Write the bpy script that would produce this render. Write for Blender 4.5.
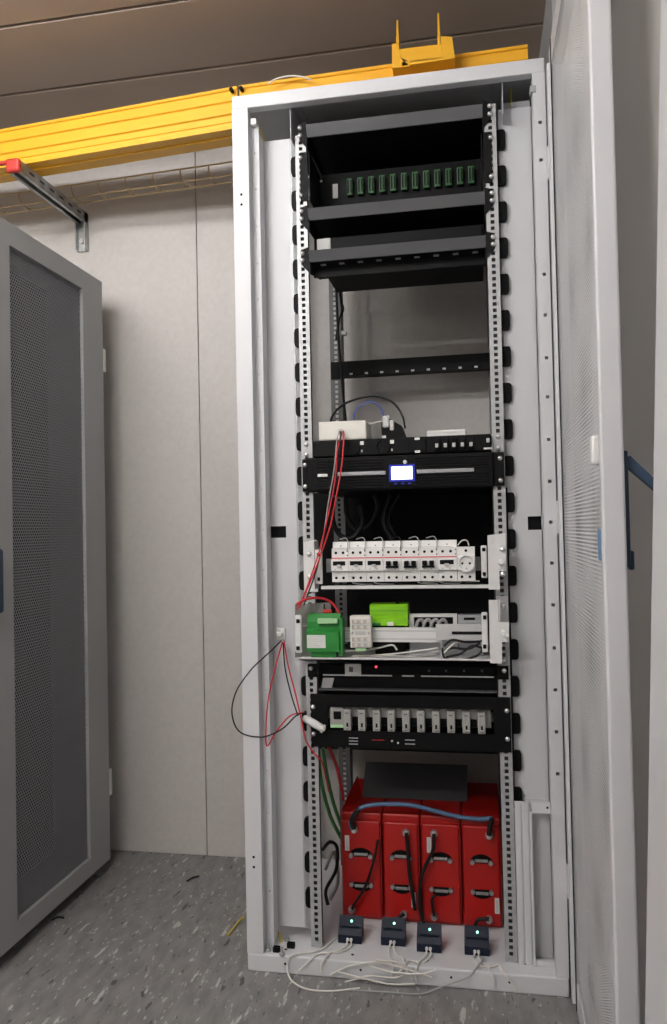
import bpy, bmesh, math, random
from mathutils import Vector, Matrix, Euler
random.seed(7)
S = bpy.context.scene
C = S.collection
for o in list(bpy.data.objects):
    bpy.data.objects.remove(o, do_unlink=True)

# ------------------------------------------------------------------ camera
F_PX, W_PX, H_PX = 787.87, 667, 1024
CAM = Vector((0.6168, -1.9754, 1.1331))
ROT = Euler((1.5924, 0.021, 0.1839), 'XYZ').to_matrix()
cd = bpy.data.cameras.new('camera'); cam = bpy.data.objects.new('camera', cd); C.objects.link(cam)
cam.location = CAM; cam.rotation_euler = (1.5924, 0.021, 0.1839)
cd.sensor_fit = 'VERTICAL'; cd.sensor_height = 36.0; cd.lens = 36.0 * F_PX / H_PX
cd.clip_start = 0.02
S.camera = cam

# ------------------------------------------------------------------ world, exposure
wd = bpy.data.worlds.new('world'); S.world = wd; wd.use_nodes = True
wd.node_tree.nodes['Background'].inputs[0].default_value = (0.6, 0.6, 0.62, 1)
wd.node_tree.nodes['Background'].inputs[1].default_value = 0.02
vs = S.view_settings
vs.view_transform = 'Standard'; vs.look = 'None'; vs.gamma = 1.0; vs.use_curve_mapping = False
vs.exposure = 0.0

CEIL = 2.62
LAMP1 = (-0.62, -0.72, 2.51)
LAMP2 = (-0.40, -1.85, 2.51)
FILL_LAMP = (-0.85, -2.95, 2.51)  # extra lamp, added to brighten the lower front of the rack
TUBE1, TUBE2, FILL_TUBE = 40.0, 80.0, 80.0            # brightness of the three fluorescent tubes (built with the lamps below)

# ------------------------------------------------------------------ helpers
def ray(x, y):
    return ROT @ Vector(((x - W_PX/2) / F_PX, -(y - H_PX/2) / F_PX, -1.0))
def pt(x, y, Y):                       # photo pixel -> point on the plane at depth Y
    d = ray(x, y); t = (Y - CAM.y) / d.y
    return CAM + d * t
def ptz(x, y, Z):                      # photo pixel -> point on a horizontal plane
    d = ray(x, y); t = (Z - CAM.z) / d.z
    return CAM + d * t
def ptx(x, y, X):
    d = ray(x, y); t = (X - CAM.x) / d.x
    return CAM + d * t
def zp(x, y, Y): return pt(x, y, Y).z
def xp(x, y, Y): return pt(x, y, Y).x

class MB:
    def __init__(s): s.v = []; s.f = []; s.smooth = set()
    def add(s, vs, fs, smooth=False):
        n = len(s.v); s.v += [Vector(a) for a in vs]
        for f in fs:
            if smooth: s.smooth.add(len(s.f))
            s.f.append([n + i for i in f])
        return s
    def box(s, x0, x1, y0, y1, z0, z1):
        if x0 > x1: x0, x1 = x1, x0
        if y0 > y1: y0, y1 = y1, y0
        if z0 > z1: z0, z1 = z1, z0
        return s.add([(x0,y0,z0),(x1,y0,z0),(x1,y1,z0),(x0,y1,z0),(x0,y0,z1),(x1,y0,z1),(x1,y1,z1),(x0,y1,z1)],
              [(3,2,1,0),(4,5,6,7),(0,1,5,4),(1,2,6,5),(2,3,7,6),(3,0,4,7)])
    def rbox(s, x0, x1, y0, y1, z0, z1, b=.004):          # box with bevelled edges
        bm = bmesh.new(); bmesh.ops.create_cube(bm, size=1)
        for v in bm.verts:
            v.co = Vector(((x0+x1)/2 + v.co.x*abs(x1-x0), (y0+y1)/2 + v.co.y*abs(y1-y0), (z0+z1)/2 + v.co.z*abs(z1-z0)))
        b = min(b, .45*min(abs(x1-x0), abs(y1-y0), abs(z1-z0)))
        bmesh.ops.bevel(bm, geom=list(bm.edges), offset=b, segments=2, affect='EDGES', profile=.5)
        bm.verts.index_update()
        s.add([v.co.copy() for v in bm.verts], [[v.index for v in f.verts] for f in bm.faces]); bm.free()
        return s
    def prism(s, poly, axis, a, b):                        # poly of 2-D points, extruded along axis
        n = len(poly)
        def p(q, t):
            return {'x': (t, q[0], q[1]), 'y': (q[0], t, q[1]), 'z': (q[0], q[1], t)}[axis]
        vs_ = [p(q, a) for q in poly] + [p(q, b) for q in poly]
        fs = [list(range(n)), list(range(2*n-1, n-1, -1))]
        fs += [[i, i+n, (i+1) % n + n, (i+1) % n][::-1] for i in range(n)]
        return s.add(vs_, fs)
    def tube(s, pts, r, n=6, cap=True, smooth=True):
        pts = [Vector(p) for p in pts]
        rings = []; prev = None
        for i, p in enumerate(pts):
            a = pts[max(0, i-1)]; b = pts[min(len(pts)-1, i+1)]
            t = (b - a); t = t.normalized() if t.length > 1e-9 else Vector((0, 0, 1))
            if prev is None:
                u = t.cross(Vector((0.31, 0.2, 1))).normalized()
                if u.length < .5: u = t.cross(Vector((1, 0, 0))).normalized()
            else:
                u = (prev - t * prev.dot(t)).normalized()
            prev = u; w = t.cross(u)
            rr = r[i] if isinstance(r, (list, tuple)) else r
            rings.append([p + (u*math.cos(2*math.pi*k/n) + w*math.sin(2*math.pi*k/n))*rr for k in range(n)])
        vs_ = [v for R in rings for v in R]; fs = []
        for i in range(len(rings)-1):
            for k in range(n):
                fs.append((i*n+k, i*n+(k+1) % n, (i+1)*n+(k+1) % n, (i+1)*n+k))
        s.add(vs_, fs, smooth)
        if cap:
            m = len(vs_) - n
            s.add(rings[0], [list(range(n))[::-1]]); s.add(rings[-1], [list(range(n))])
        return s
    def lathe(s, cx, cz, prof, n=24):                      # profile of (radius, y) turned about an axis along Y
        vs_ = [(cx + r*math.cos(2*math.pi*k/n), y, cz + r*math.sin(2*math.pi*k/n)) for r, y in prof for k in range(n)]
        fs = [(i*n+k, (i+1)*n+k, (i+1)*n+(k+1) % n, i*n+(k+1) % n)[::-1] for i in range(len(prof)-1) for k in range(n)]
        fs.append([(len(prof)-1)*n+k for k in range(n)])
        return s.add(vs_, fs)
    def cyl(s, p0, p1, r, n=12): return s.tube([p0, p1], r, n, True, False)
    def dome(s, c, r, d=(0, -1, 0), n=8, h=.5):            # pan-head screw
        c = Vector(c); d = Vector(d)
        return s.tube([c, c + d*r*h*.5, c + d*r*h*.85, c + d*r*h], [r, r*.95, r*.65, r*.1], n)

def spline(P, k=6):
    P = [Vector(p) for p in P]; out = []
    Q = [P[0]*2 - P[1]] + P + [P[-1]*2 - P[-2]]
    for i in range(1, len(Q)-2):
        a, b, c, d = Q[i-1:i+3]
        for j in range(k):
            t = j / k
            out.append(.5*((2*b) + (c-a)*t + (2*a-5*b+4*c-d)*t*t + (3*b-a-3*c+d)*t**3))
    out.append(P[-1]); return out

def mesh_obj(name, mb, mat, parent=None, off=(0, 0, 0)):
    me = bpy.data.meshes.new(name)
    o_ = Vector(off)
    me.from_pydata([tuple(v - o_) for v in mb.v], [], mb.f); me.update()
    if mb.smooth:
        for i in mb.smooth: me.polygons[i].use_smooth = True
    me.materials.append(mat)
    o = bpy.data.objects.new(name, me); C.objects.link(o)
    if parent: o.parent = parent
    return o
def tag(o, label, cat, group=None):
    o['label'] = label; o['category'] = cat
    if group: o['group'] = group
    return o
class Thing:
    def __init__(s, name, label, cat, loc=(0, 0, 0), group=None):
        s.loc = Vector(loc)
        s.root = bpy.data.objects.new(name, None); C.objects.link(s.root); s.root.location = s.loc
        s.root.empty_display_size = .05
        tag(s.root, label, cat, group)
    def part(s, name, mb, mat, parent=None, label=None):
        o = mesh_obj(name, mb, mat, parent or s.root, s.loc)
        if label: o['label'] = label
        return o
def single(name, mb, mat, label, cat, group=None):         # a thing that is one mesh
    c = Vector((sum(v.x for v in mb.v), sum(v.y for v in mb.v), 0)) / max(1, len(mb.v))
    c.z = min(v.z for v in mb.v)
    o = mesh_obj(name, mb, mat, None, c); o.location = c
    return tag(o, label, cat, group)
def struct(name, mb, mat):
    o = mesh_obj(name, mb, mat); o['kind'] = 'structure'; return o

# ------------------------------------------------------------------ materials
def mat(name, col, rough=.5, metal=0., var=.0, scale=30, bump=0., bscale=200, emit=None, estr=0., spec=.5):
    m = bpy.data.materials.new(name); m.use_nodes = True
    N = m.node_tree.nodes; L = m.node_tree.links; b = N['Principled BSDF']
    b.inputs['Base Color'].default_value = (*col, 1); b.inputs['Roughness'].default_value = rough
    b.inputs['Metallic'].default_value = metal; b.inputs['Specular IOR Level'].default_value = spec
    tc = N.new('ShaderNodeTexCoord')
    if var:
        nz = N.new('ShaderNodeTexNoise'); nz.inputs['Scale'].default_value = scale; nz.inputs['Detail'].default_value = 4
        L.new(tc.outputs['Object'], nz.inputs['Vector'])
        rp = N.new('ShaderNodeValToRGB')
        rp.color_ramp.elements[0].position = .3; rp.color_ramp.elements[1].position = .7
        rp.color_ramp.elements[0].color = (*[c*(1-var) for c in col], 1)
        rp.color_ramp.elements[1].color = (*[min(1, c*(1+var)) for c in col], 1)
        L.new(nz.outputs['Fac'], rp.inputs['Fac']); L.new(rp.outputs['Color'], b.inputs['Base Color'])
    if bump:
        n2 = N.new('ShaderNodeTexNoise'); n2.inputs['Scale'].default_value = bscale; n2.inputs['Detail'].default_value = 2
        L.new(tc.outputs['Object'], n2.inputs['Vector'])
        bp = N.new('ShaderNodeBump'); bp.inputs['Strength'].default_value = bump; bp.inputs['Distance'].default_value = .002
        L.new(n2.outputs['Fac'], bp.inputs['Height']); L.new(bp.outputs['Normal'], b.inputs['Normal'])
    if emit:
        b.inputs['Emission Color'].default_value = (*emit, 1); b.inputs['Emission Strength'].default_value = estr
    return m

def perforated(name, col, pitch, r, rough=.5, swap=False):
    """sheet metal with a staggered grid of round holes that can be seen through (sheet in the YZ plane)"""
    m = mat(name, col, rough)
    N = m.node_tree.nodes; L = m.node_tree.links
    tc = N.new('ShaderNodeTexCoord'); sp = N.new('ShaderNodeSeparateXYZ'); L.new(tc.outputs['Object'], sp.inputs[0])
    def math_(op, a, b=None):
        n = N.new('ShaderNodeMath'); n.operation = op
        for i, v in enumerate((a, b)):
            if v is None: continue
            if isinstance(v, (int, float)): n.inputs[i].default_value = v
            else: L.new(v, n.inputs[i])
        return n.outputs[0]
    u = math_('DIVIDE', sp.outputs['Y'], pitch); v = math_('DIVIDE', sp.outputs['Z'], pitch*1.732)
    def cell(off):
        a = math_('SUBTRACT', math_('FRACT', math_('ADD', u, off+100)), .5)
        b = math_('MULTIPLY', math_('SUBTRACT', math_('FRACT', math_('ADD', v, off+100)), .5), 1.732)
        return math_('SQRT', math_('ADD', math_('MULTIPLY', a, a), math_('MULTIPLY', b, b)))
    d = math_('MINIMUM', cell(0), cell(.5))
    hole = math_('LESS_THAN', d, r)
    tr = N.new('ShaderNodeBsdfTransparent'); mx = N.new('ShaderNodeMixShader')
    L.new(hole, mx.inputs[0]); L.new(N['Principled BSDF'].outputs[0], mx.inputs[1]); L.new(tr.outputs[0], mx.inputs[2])
    L.new(mx.outputs[0], N['Material Output'].inputs['Surface'])
    return m

WHITE = mat('rack_white_paint', (.60, .61, .635), .42, bump=.05, bscale=700)
DOORW = mat('door_white_paint', (.62, .625, .65), .4, bump=.05, bscale=700)
INNER = mat('inner_grey_paint', (.40, .41, .43), .5)
BRKT = mat('bracket_white_paint', (.66, .66, .66), .45)
GREYP = mat('cabinet_grey_paint', (.36, .37, .375), .5, bump=.04, bscale=700)
WALLM = mat('wall_panel_coating', (.52, .50, .48), .5, var=.04, scale=60, bump=.18, bscale=150)
WALLR = mat('side_wall_coating', (.52, .50, .48), .6, bump=.1, bscale=150)
CEILM = mat('ceiling_coating', (.42, .345, .285), .6, var=.03, scale=4)
GAP = mat('dark_joint', (.02, .018, .016), .9)
ZINC = mat('zinc_plated_steel', (.42, .43, .44), .45, .3, var=.1, scale=60)
GALV = mat('galvanised_steel', (.42, .43, .43), .42, .8, var=.25, scale=35)
DSTEEL = mat('dark_steel', (.05, .05, .055), .5, .3)
BRASS = mat('yellow_chromated_wire', (.50, .40, .24), .35, .7)
YEL = mat('yellow_duct_plastic', (.83, .43, .025), .42)
REDP = mat('red_plastic', (.48, .03, .02), .45)
BLK = mat('black_paint', (.003, .003, .0035), .55, spec=.15)
BLKT = mat('tray_black_paint', (.075, .077, .083), .45)
BLKP = mat('black_plastic', (.004, .004, .005), .55, spec=.12)
BLKC = mat('black_cable', (.008, .008, .009), .5, spec=.3)
SILV = mat('silver_trim', (.35, .36, .38), .35, .7)
SCREW = mat('screw_steel', (.75, .75, .75), .28, .9)
CRM = mat('cream_plastic', (.68, .67, .62), .45)
WPL = mat('white_plastic', (.75, .75, .74), .4)
GRYP = mat('light_grey_plastic', (.5, .5, .5), .45)
DIMP = mat('grey_breaker_plastic', (.33, .33, .315), .45)
GRN = mat('green_plastic', (.015, .20, .03), .42)
LIME = mat('lime_green_plastic', (.22, .56, .01), .38)
ADG = mat('adapter_green', (.007, .075, .014), .5)
TERM = mat('pale_green_terminal', (.35, .6, .32), .45)
REDW = mat('red_wire', (.55, .02, .03), .4)
BLUEW = mat('blue_wire', (.05, .09, .35), .4)
WHW = mat('white_wire', (.68, .66, .62), .5)
GRW = mat('grey_wire', (.35, .35, .35), .5)
SBLUE = mat('steel_blue_cable', (.075, .15, .27), .45)
GYW = mat('green_wire', (.04, .22, .05), .45)
YGW = mat('yellow_green_wire', (.55, .42, .05), .45)
BRED = mat('battery_red_case', (.38, .007, .005), .38, bump=.05, bscale=300)
BREDD = mat('battery_seam_red', (.30, .008, .008), .45)
NAVY = mat('navy_plastic', (.008, .013, .028), .5, spec=.25)
HBLUE = mat('handle_blue_plastic', (.022, .048, .095), .45)
LBLUE = mat('latch_blue_plastic', (.12, .22, .38), .45)
LGRN = mat('green_led', (.1, .8, .4), .3, emit=(.3, 1, .65), estr=4)
LRED = mat('red_led', (.8, .05, .08), .3, emit=(1, .05, .08), estr=2.5)
LCD = mat('lcd_backlight', (.8, .85, 1), .3, emit=(.72, .82, 1), estr=2.4)
LCDB = mat('lcd_blue_glow', (.0, .0, .05), .3, emit=(.03, .05, .9), estr=.4)
LABEL = mat('paper_label', (.62, .63, .62), .6)
INK = mat('label_ink', (.12, .12, .12), .7)
LABR = mat('red_stripe', (.55, .06, .07), .5)
PERFG = perforated('perforated_grey_sheet', (.27, .28, .305), .0095, .36, .5)
PERFW = perforated('perforated_white_sheet', (.80, .805, .825), .0085, .37, .45)

def floor_mat():
    m = mat('speckled_vinyl', (.2, .2, .2), .42)
    N = m.node_tree.nodes; L = m.node_tree.links; b = N['Principled BSDF']
    tc = N.new('ShaderNodeTexCoord')
    def flecks(scale, ang, stretch, lo, hi, seed):
        mp = N.new('ShaderNodeMapping'); mp.inputs['Rotation'].default_value = (0, 0, ang)
        mp.inputs['Scale'].default_value = (1, stretch, 1); mp.inputs['Location'].default_value = (seed, seed*.7, 0)
        L.new(tc.outputs['Object'], mp.inputs[0])
        nz = N.new('ShaderNodeTexNoise'); nz.inputs['Scale'].default_value = scale; nz.inputs['Detail'].default_value = 3
        L.new(mp.outputs[0], nz.inputs['Vector'])
        rp = N.new('ShaderNodeValToRGB'); rp.color_ramp.elements[0].position = lo; rp.color_ramp.elements[1].position = hi
        L.new(nz.outputs['Fac'], rp.inputs['Fac']); return rp.outputs['Color']
    cur = None
    base = N.new('ShaderNodeMixRGB'); base.inputs['Color1'].default_value = (.165, .161, .161, 1); base.inputs['Color2'].default_value = (.225, .22, .219, 1)
    L.new(flecks(38, .9, .35, .35, .65, 3), base.inputs['Fac']); cur = base.outputs[0]
    for sc, an, st, lo, hi, sd, col in ((52, 1.05, .28, .625, .67, 11, (.46, .455, .45, 1)), (75, .6, .4, .64, .68, 5, (.40, .40, .40, 1)),
                                        (46, 1.15, .32, .655, .69, 23, (.055, .055, .06, 1)), (85, .8, .4, .66, .69, 31, (.09, .09, .09, 1))):
        mx = N.new('ShaderNodeMixRGB'); mx.inputs['Color2'].default_value = col
        L.new(flecks(sc, an, st, lo, hi, sd), mx.inputs['Fac']); L.new(cur, mx.inputs['Color1']); cur = mx.outputs[0]
    L.new(cur, b.inputs['Base Color'])
    return m
FLOORM = floor_mat()

# ------------------------------------------------------------------ room
XL, XR, YB, YF = -1.95, 0.912, 0.675, -3.3
struct('floor', MB().box(XL-.1, XR+.1, YF-.1, YB+.1, -.08, 0), FLOORM)
wb = struct('wall_back', MB().box(XL-.1, XR+.1, YB+.012, YB+.1, 0, CEIL+.06), GAP)
sx = xp(201, 500, YB)
edges = [XL, sx-1.15, sx, sx+1.15, XR]
for a, b in zip(edges[:-1], edges[1:]):
    mesh_obj('wall_panel', MB().rbox(a+.0012, b-.0012, YB, YB+.0118, 0.0, CEIL, .002), WALLM, wb)
struct('wall_right', MB().box(XR, XR+.1, YF-.1, YB+.012, 0, CEIL+.06), WALLR)
struct('wall_left', MB().box(XL-.1, XL, YF-.1, YB+.012, 0, CEIL+.06), WALLR)
struct('wall_front', MB().box(XL, XR, YF-.1, YF, 0, CEIL+.06), WALLR)
ce = struct('ceiling', MB().box(XL, XR, YF, YB, CEIL+.015, CEIL+.06), GAP)
step = .325; y = YB
yl = ptz(190, 71, CEIL).y                 # joint that shows above the yellow duct
ys = [YB] + [yl - k*step for k in range(0, 13) if yl - k*step > YF] + [YF]
for a, b in zip(ys[:-1], ys[1:]):
    mesh_obj('ceiling_panel', MB().rbox(XL, XR, b+.006, a-.006, CEIL, CEIL+.0148, .003), CEILM, ce)
struct('trim_1', MB().box(.838, XR, .16, YB, 0, CEIL), GREYP)       # added grey box, stands in for the shaded far end of the right wall

def lamp(loc, label, st):
    x, y, z = loc
    t = Thing('ceiling_lamp', label, 'lamp', (x, y, z))
    t.part('housing', MB().rbox(x-.62, x+.62, y-.03, y+.03, z+.036, CEIL, .006), WPL)
    for e in (-.6, .6): t.part('lamp_holder', MB().rbox(x+e-.012, x+e+.012, y-.02, y+.02, z-.02, z+.0358, .004), WPL)
    t.part('tube', MB().cyl((x-.585, y, z), (x+.585, y, z), .028, 16), mat('lamp_tube', (.9, .9, .88), .5, emit=(1, .982, .965), estr=st))
lamp(LAMP1, 'long white ceiling lamp nearest to the yellow duct', TUBE1)
lamp(LAMP2, 'long white ceiling lamp, the middle one of three', TUBE2)
lamp(FILL_LAMP, 'long white ceiling lamp added as fill, closest to the front wall', FILL_TUBE)

# ------------------------------------------------------------------ yellow fibre duct
def duct(name, label, xa, ya, xb, yb, z0=2.315, h=.122, w=.095, ends=True):
    """channel from (xa,ya) to (xb,yb): ribbed front and rear walls, floor"""
    a = Vector((xa, ya, 0)); b = Vector((xb, yb, 0)); d = (b-a).normalized(); n = Vector((-d.y, d.x, 0))
    t = Thing(name, label, 'cable duct', (xa, ya, z0))
    def ext(mb, prof, s0=0, s1=1):
        k = len(prof); vs_ = []
        for s in (s0, s1):
            o = a + (b-a)*s
            vs_ += [o + n*q[0] + Vector((0, 0, q[1])) for q in prof]
        mb.add(vs_, [list(range(k)), list(range(2*k-1, k-1, -1))] + [[i, i+k, (i+1) % k + k, (i+1) % k][::-1] for i in range(k)])
        return mb
    prof = [(0, z0), (0, z0+.012), (.003, z0+.014), (.003, z0+.020), (0, z0+.022), (0, z0+.040), (-.006, z0+.043), (-.006, z0+.049), (0, z0+.052),
            (0, z0+.078), (-.006, z0+.081), (-.006, z0+.087), (0, z0+.090), (0, z0+h-.010), (-.005, z0+h-.008), (-.005, z0+h), (.006, z0+h), (.006, z0+.005), (.006, z0)]
    t.part('side_wall', ext(MB(), prof), YEL)
    t.part('side_wall', ext(MB(), [(w-.006, z0), (w-.006, z0+h), (w, z0+h), (w, z0)][::-1]), YEL)
    t.part('duct_floor', ext(MB(), [(.006, z0), (w-.006, z0), (w-.006, z0+.005), (.006, z0+.005)]), YEL)
    t.part('floor_rib', ext(MB(), [(w*.42, z0-.004), (w*.52, z0-.004), (w*.52, z0), (w*.42, z0)]), YEL)
    return t, a, b, d, n
ta, *_ = duct('cable_duct', 'long yellow fibre duct running from the bracket to the joint clip', -1.75, .375, -.052, .225)
tb, *_ = duct('cable_duct', 'short yellow fibre duct above the rack, carrying the saddle outlet', -.046, .225, .776, .205)
j = pt(247, 84, .215)
for tt, dx in ((ta, -.016), (tb, .014)):
    tt.part('joint_bolt', MB().cyl((-.05+dx, .221, 2.422), (-.05+dx, .206, 2.422), .006, 8), BLK)
# saddle outlet on the duct
so = Thing('duct_saddle', 'yellow drop-out saddle with two upright prongs on the duct', 'bracket', (.47, .14, 2.43))
SY = .14
def P2(x, y): q = pt(x, y, SY); return (q.x, q.z)
so.part('side_cheek', MB().prism([P2(392, 44), P2(398, 43), P2(402, 60), P2(411, 66), P2(392, 68)], 'y', SY, SY+.064), YEL)
so.part('chute', MB().prism([P2(400, 49), P2(441, 44), P2(442, 58), P2(411, 62), P2(400, 57)], 'y', SY, SY+.004), YEL)
so.part('chute_floor', MB().prism([P2(402, 62), P2(442, 57), P2(442, 60), P2(402, 66)], 'y', SY, SY+.064), YEL)
so.part('side_cheek', MB().prism([P2(441, 36), P2(452, 37), P2(455, 58), P2(442, 60)], 'y', SY, SY+.064), YEL)
so.part('prong', MB().prism([P2(396.5, 20), P2(398, 20), P2(399, 44), P2(396, 44)], 'y', SY, SY+.03), YEL)
so.part('prong', MB().prism([P2(437.5, 13), P2(439, 13), P2(440.5, 44), P2(437.5, 44)], 'y', SY, SY+.03), YEL)
# white patch cord hump on top of duct
q = [(268, 84), (276, 79), (290, 76), (303, 77), (311, 80)]
single('patch_cord', MB().tube(spline([pt(x, y, .19) for x, y in q]), .0025, 6), WHW, 'thin pale cord arching over the duct joint above the rack', 'cable')

# ------------------------------------------------------------------ wire basket along the wall
wbk = Thing('wire_basket_tray', 'yellowish wire basket tray running along the back wall', 'cable tray', (-1.2, .56, 2.30))
zb, zt = 2.305, 2.357
YA, YC = .53, .60
zs = (zp(114, 182, YA)+.0)      # height at the middle of the visible run
zt = zs + .002; zb = zt - .034
mb = MB()
for (yy, zz) in ((YA, zt), (YA+.02, zb), (YC, zb)):
    wbk.part('long_wire', MB().cyl((-1.9, yy, zz-.036), (-.02, yy, zz+.028), .0028, 6), BRASS)
k = 0
xw = -1.85
while xw < -.05:
    dz = -.036 + (xw+1.9)/1.88*.064
    wbk.part('cross_wire', MB().tube(spline([(xw, YA, zt+dz), (xw, YA, zb+.016+dz), (xw, YA+.02, zb+dz), (xw, YC-.01, zb+dz), (xw, YC, zb+.004+dz)], 4), .0028, 5), BRASS)
    xw += .1
# ------------------------------------------------------------------ galvanised bracket
XB = -.785
br = Thing('wall_bracket', 'galvanised slotted steel bracket on the back wall with red end cap', 'bracket', (XB, .66, 2.17))
def arm_prof(a0, a1, zc, lo, hi): pass
xb0, xb1 = XB-.018, XB+.022
br.part('wall_strut', MB().box(xb0, xb0+.004, .645, YB-.0005, 2.165, 2.30).box(xb1-.004, xb1, .645, YB-.0005, 2.165, 2.30).box(xb0+.004, xb1-.004, .668, YB-.0005, 2.165, 2.30), GALV)
am = MB()
yA, yB2 = .235, .668
am.box(xb0, xb0+.004, yA, yB2, 2.265, 2.303).box(xb1-.004, xb1, yA, yB2, 2.265, 2.303).box(xb0+.004, xb1-.004, yA, yB2, 2.299, 2.303)
am.box(xb0+.004, xb0+.011, yA, yB2, 2.265, 2.269).box(xb1-.011, xb1-.004, yA, yB2, 2.265, 2.269)
br.part('arm', am, GALV)
for i in range(6):
    yy = .29 + i*.06
    br.part('slot', MB().rbox(XB-.004, XB+.008, yy, yy+.03, 2.296, 2.2992, .001), DSTEEL)
    br.part('side_slot', MB().rbox(xb1-.0005, xb1+.0008, yy, yy+.028, 2.281, 2.289, .0005), DSTEEL)
br.part('bolt', MB().cyl((XB+.002, .668, 2.20), (XB+.002, .655, 2.20), .009, 6), SCREW)
br.part('end_cap', MB().rbox(xb0-.003, xb1+.003, yA-.010, yA+.012, 2.263, 2.306, .008).rbox(xb0-.03, xb0+.002, yA-.012, yA+.004, 2.288, 2.300, .005), REDP, label='red plastic end cap')

# ------------------------------------------------------------------ grey cabinet on the other side
cb = Thing('network_cabinet', 'grey closed network cabinet with perforated door by the back wall', 'cabinet', (-1.1, .2, 0))
D0, D1 = -.16, .527                    # door along Y
XD = -.64
body = MB()
bx0, bx1 = -1.55, XD-.03
body.box(bx0, bx1, D1-.022, D1-.002, .05, 2.012).box(bx0, bx1, D0, D0+.02, .05, 2.012)
body.box(bx0, bx1, D0+.02, D1-.022, 1.99, 2.012).box(bx0, bx1, D0+.02, D1-.022, .05, .07).box(bx0, bx0+.02, D0+.02, D1-.022, .07, 1.99)
cb.part('body', body, GREYP)
cb.part('interior_rack', MB().box(bx0+.25, bx1-.12, D0+.08, D1-.1, .09, 1.95), BLK)
cb.part('plinth', MB().box(bx0+.03, bx1-.05, D0+.03, D1-.06, 0, .05), BLK)
m0, m1, mz0, mz1 = -.016, .392, .09, 1.935
fr = MB()
fr.box(XD-.025, XD, D0, m0, .035, 1.998).box(XD-.025, XD, m1, D1, .035, 1.998)
fr.box(XD-.025, XD, m0, m1, .035, mz0).box(XD-.025, XD, m0, m1, mz1, 1.998)
dr = cb.part('door', fr, GREYP)
cb.part('perforated_sheet', MB().box(XD-.012, XD-.011, m0, m1, mz0, mz1), PERFG, dr, 'dark looking perforated sheet')
cb.part('door_handle', MB().rbox(XD, XD+.018, -.115, -.083, .93, 1.10, .008), HBLUE, dr, 'blue swing handle')
for z0, z1 in ((1.69, 1.77), (.245, .333)):
    cb.part('hinge', MB().rbox(XD-.012, XD+.002, D1+.0005, D1+.020, z0, z1, .003), CRM, label='white hinge')

# ------------------------------------------------------------------ the open rack
RW, RH, RD = .80, 2.28, .60
rk = Thing('server_rack', 'tall white open server rack full of equipment, door swung open', 'rack', (.4, .3, 0))
BZ = .046                               # height of the base floor
# front posts
fp = MB().box(0, .040, 0, .045, BZ, RH-.036).box(.040, .043, .0, .03, BZ, RH-.036)
rk.part('front_post', fp, WHITE)
def holed_strip(x0, x1, y0, y1, z0, z1, holes, hw=.0055):
    """vertical flat strip facing -Y with square through holes at heights `holes`"""
    xc = (x0+x1)/2; mb = MB()
    mb.box(x0, xc-hw, y0, y1, z0, z1).box(xc+hw, x1, y0, y1, z0, z1)
    zc = z0
    for h in sorted(holes):
        if h-hw > zc: mb.box(xc-hw, xc+hw, y0, y1, zc, h-hw)
        zc = h+hw
    mb.box(xc-hw, xc+hw, y0, y1, zc, z1)
    return mb
lh = [zp(250, yy, .03) for yy in (154, 190, 227, 264, 300, 337, 375, 413, 451, 490, 530, 570, 610, 650, 690, 730, 770, 812, 853, 890)]
rk.part('post_flange', holed_strip(.043, .064, .030, .032, BZ, RH-.07, lh, .003), WHITE)
rk.part('post_flange', MB().box(.062, .064, .032, .075, BZ+.01, RH-.09), WHITE)
rh = [zp(560, yy, .0) for yy in (120, 158, 273, 314, 357, 396, 439, 481, 522, 563, 605, 648, 690, 732, 774)]
rk.part('front_post', holed_strip(.772, .800, 0.0, .003, BZ, RH-.036, rh, .004), WHITE)
rk.part('front_post', MB().box(.770, .772, 0.0, .05, BZ, RH-.036).box(.797, .80, .003, .05, BZ, RH-.036), WHITE)
rk.part('rear_post', MB().box(0, .04, RD-.045, RD, BZ, RH-.036), WHITE)
rk.part('rear_post', MB().box(RW-.04, RW, RD-.045, RD, BZ, RH-.036), WHITE)
rk.part('top_beam', MB().rbox(0, RW, 0, .028, RH-.036, RH, .003), WHITE)
rk.part('rear_beam', MB().box(0, RW, RD-.028, RD, RH-.036, RH), WHITE)
rk.part('roof_panel', MB().box(0.002, RW-.002, .0285, RD-.0285, RH-.012, RH-.004), INNER)
rk.part('side_panel', MB().box(RW-.004, RW-.001, .051, RD-.046, BZ, RH-.037), INNER)
rk.part('base_panel', MB().rbox(0, RW, 0, RD, 0.0, BZ, .004), WHITE)
for x in (.10, .295, .52, .66): rk.part('base_hole', MB().cyl((x, -.0005, .026), (x, .002, .026), .0032, 8), BLK)
for x, yy in ((.27, .03), (.46, .03), (.70, .05), (.095, .03)): rk.part('base_hole', MB().cyl((x, yy, BZ), (x, yy, BZ+.0006), .004, 8), BLK)
for z in (zp(237, 195, 0), zp(237, 205, 0), zp(253, 857, 0), zp(253, 867, 0)): rk.part('post_hole', MB().cyl((.022, -.0006, z), (.022, .002, z), .0035, 8), BLK)
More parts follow.
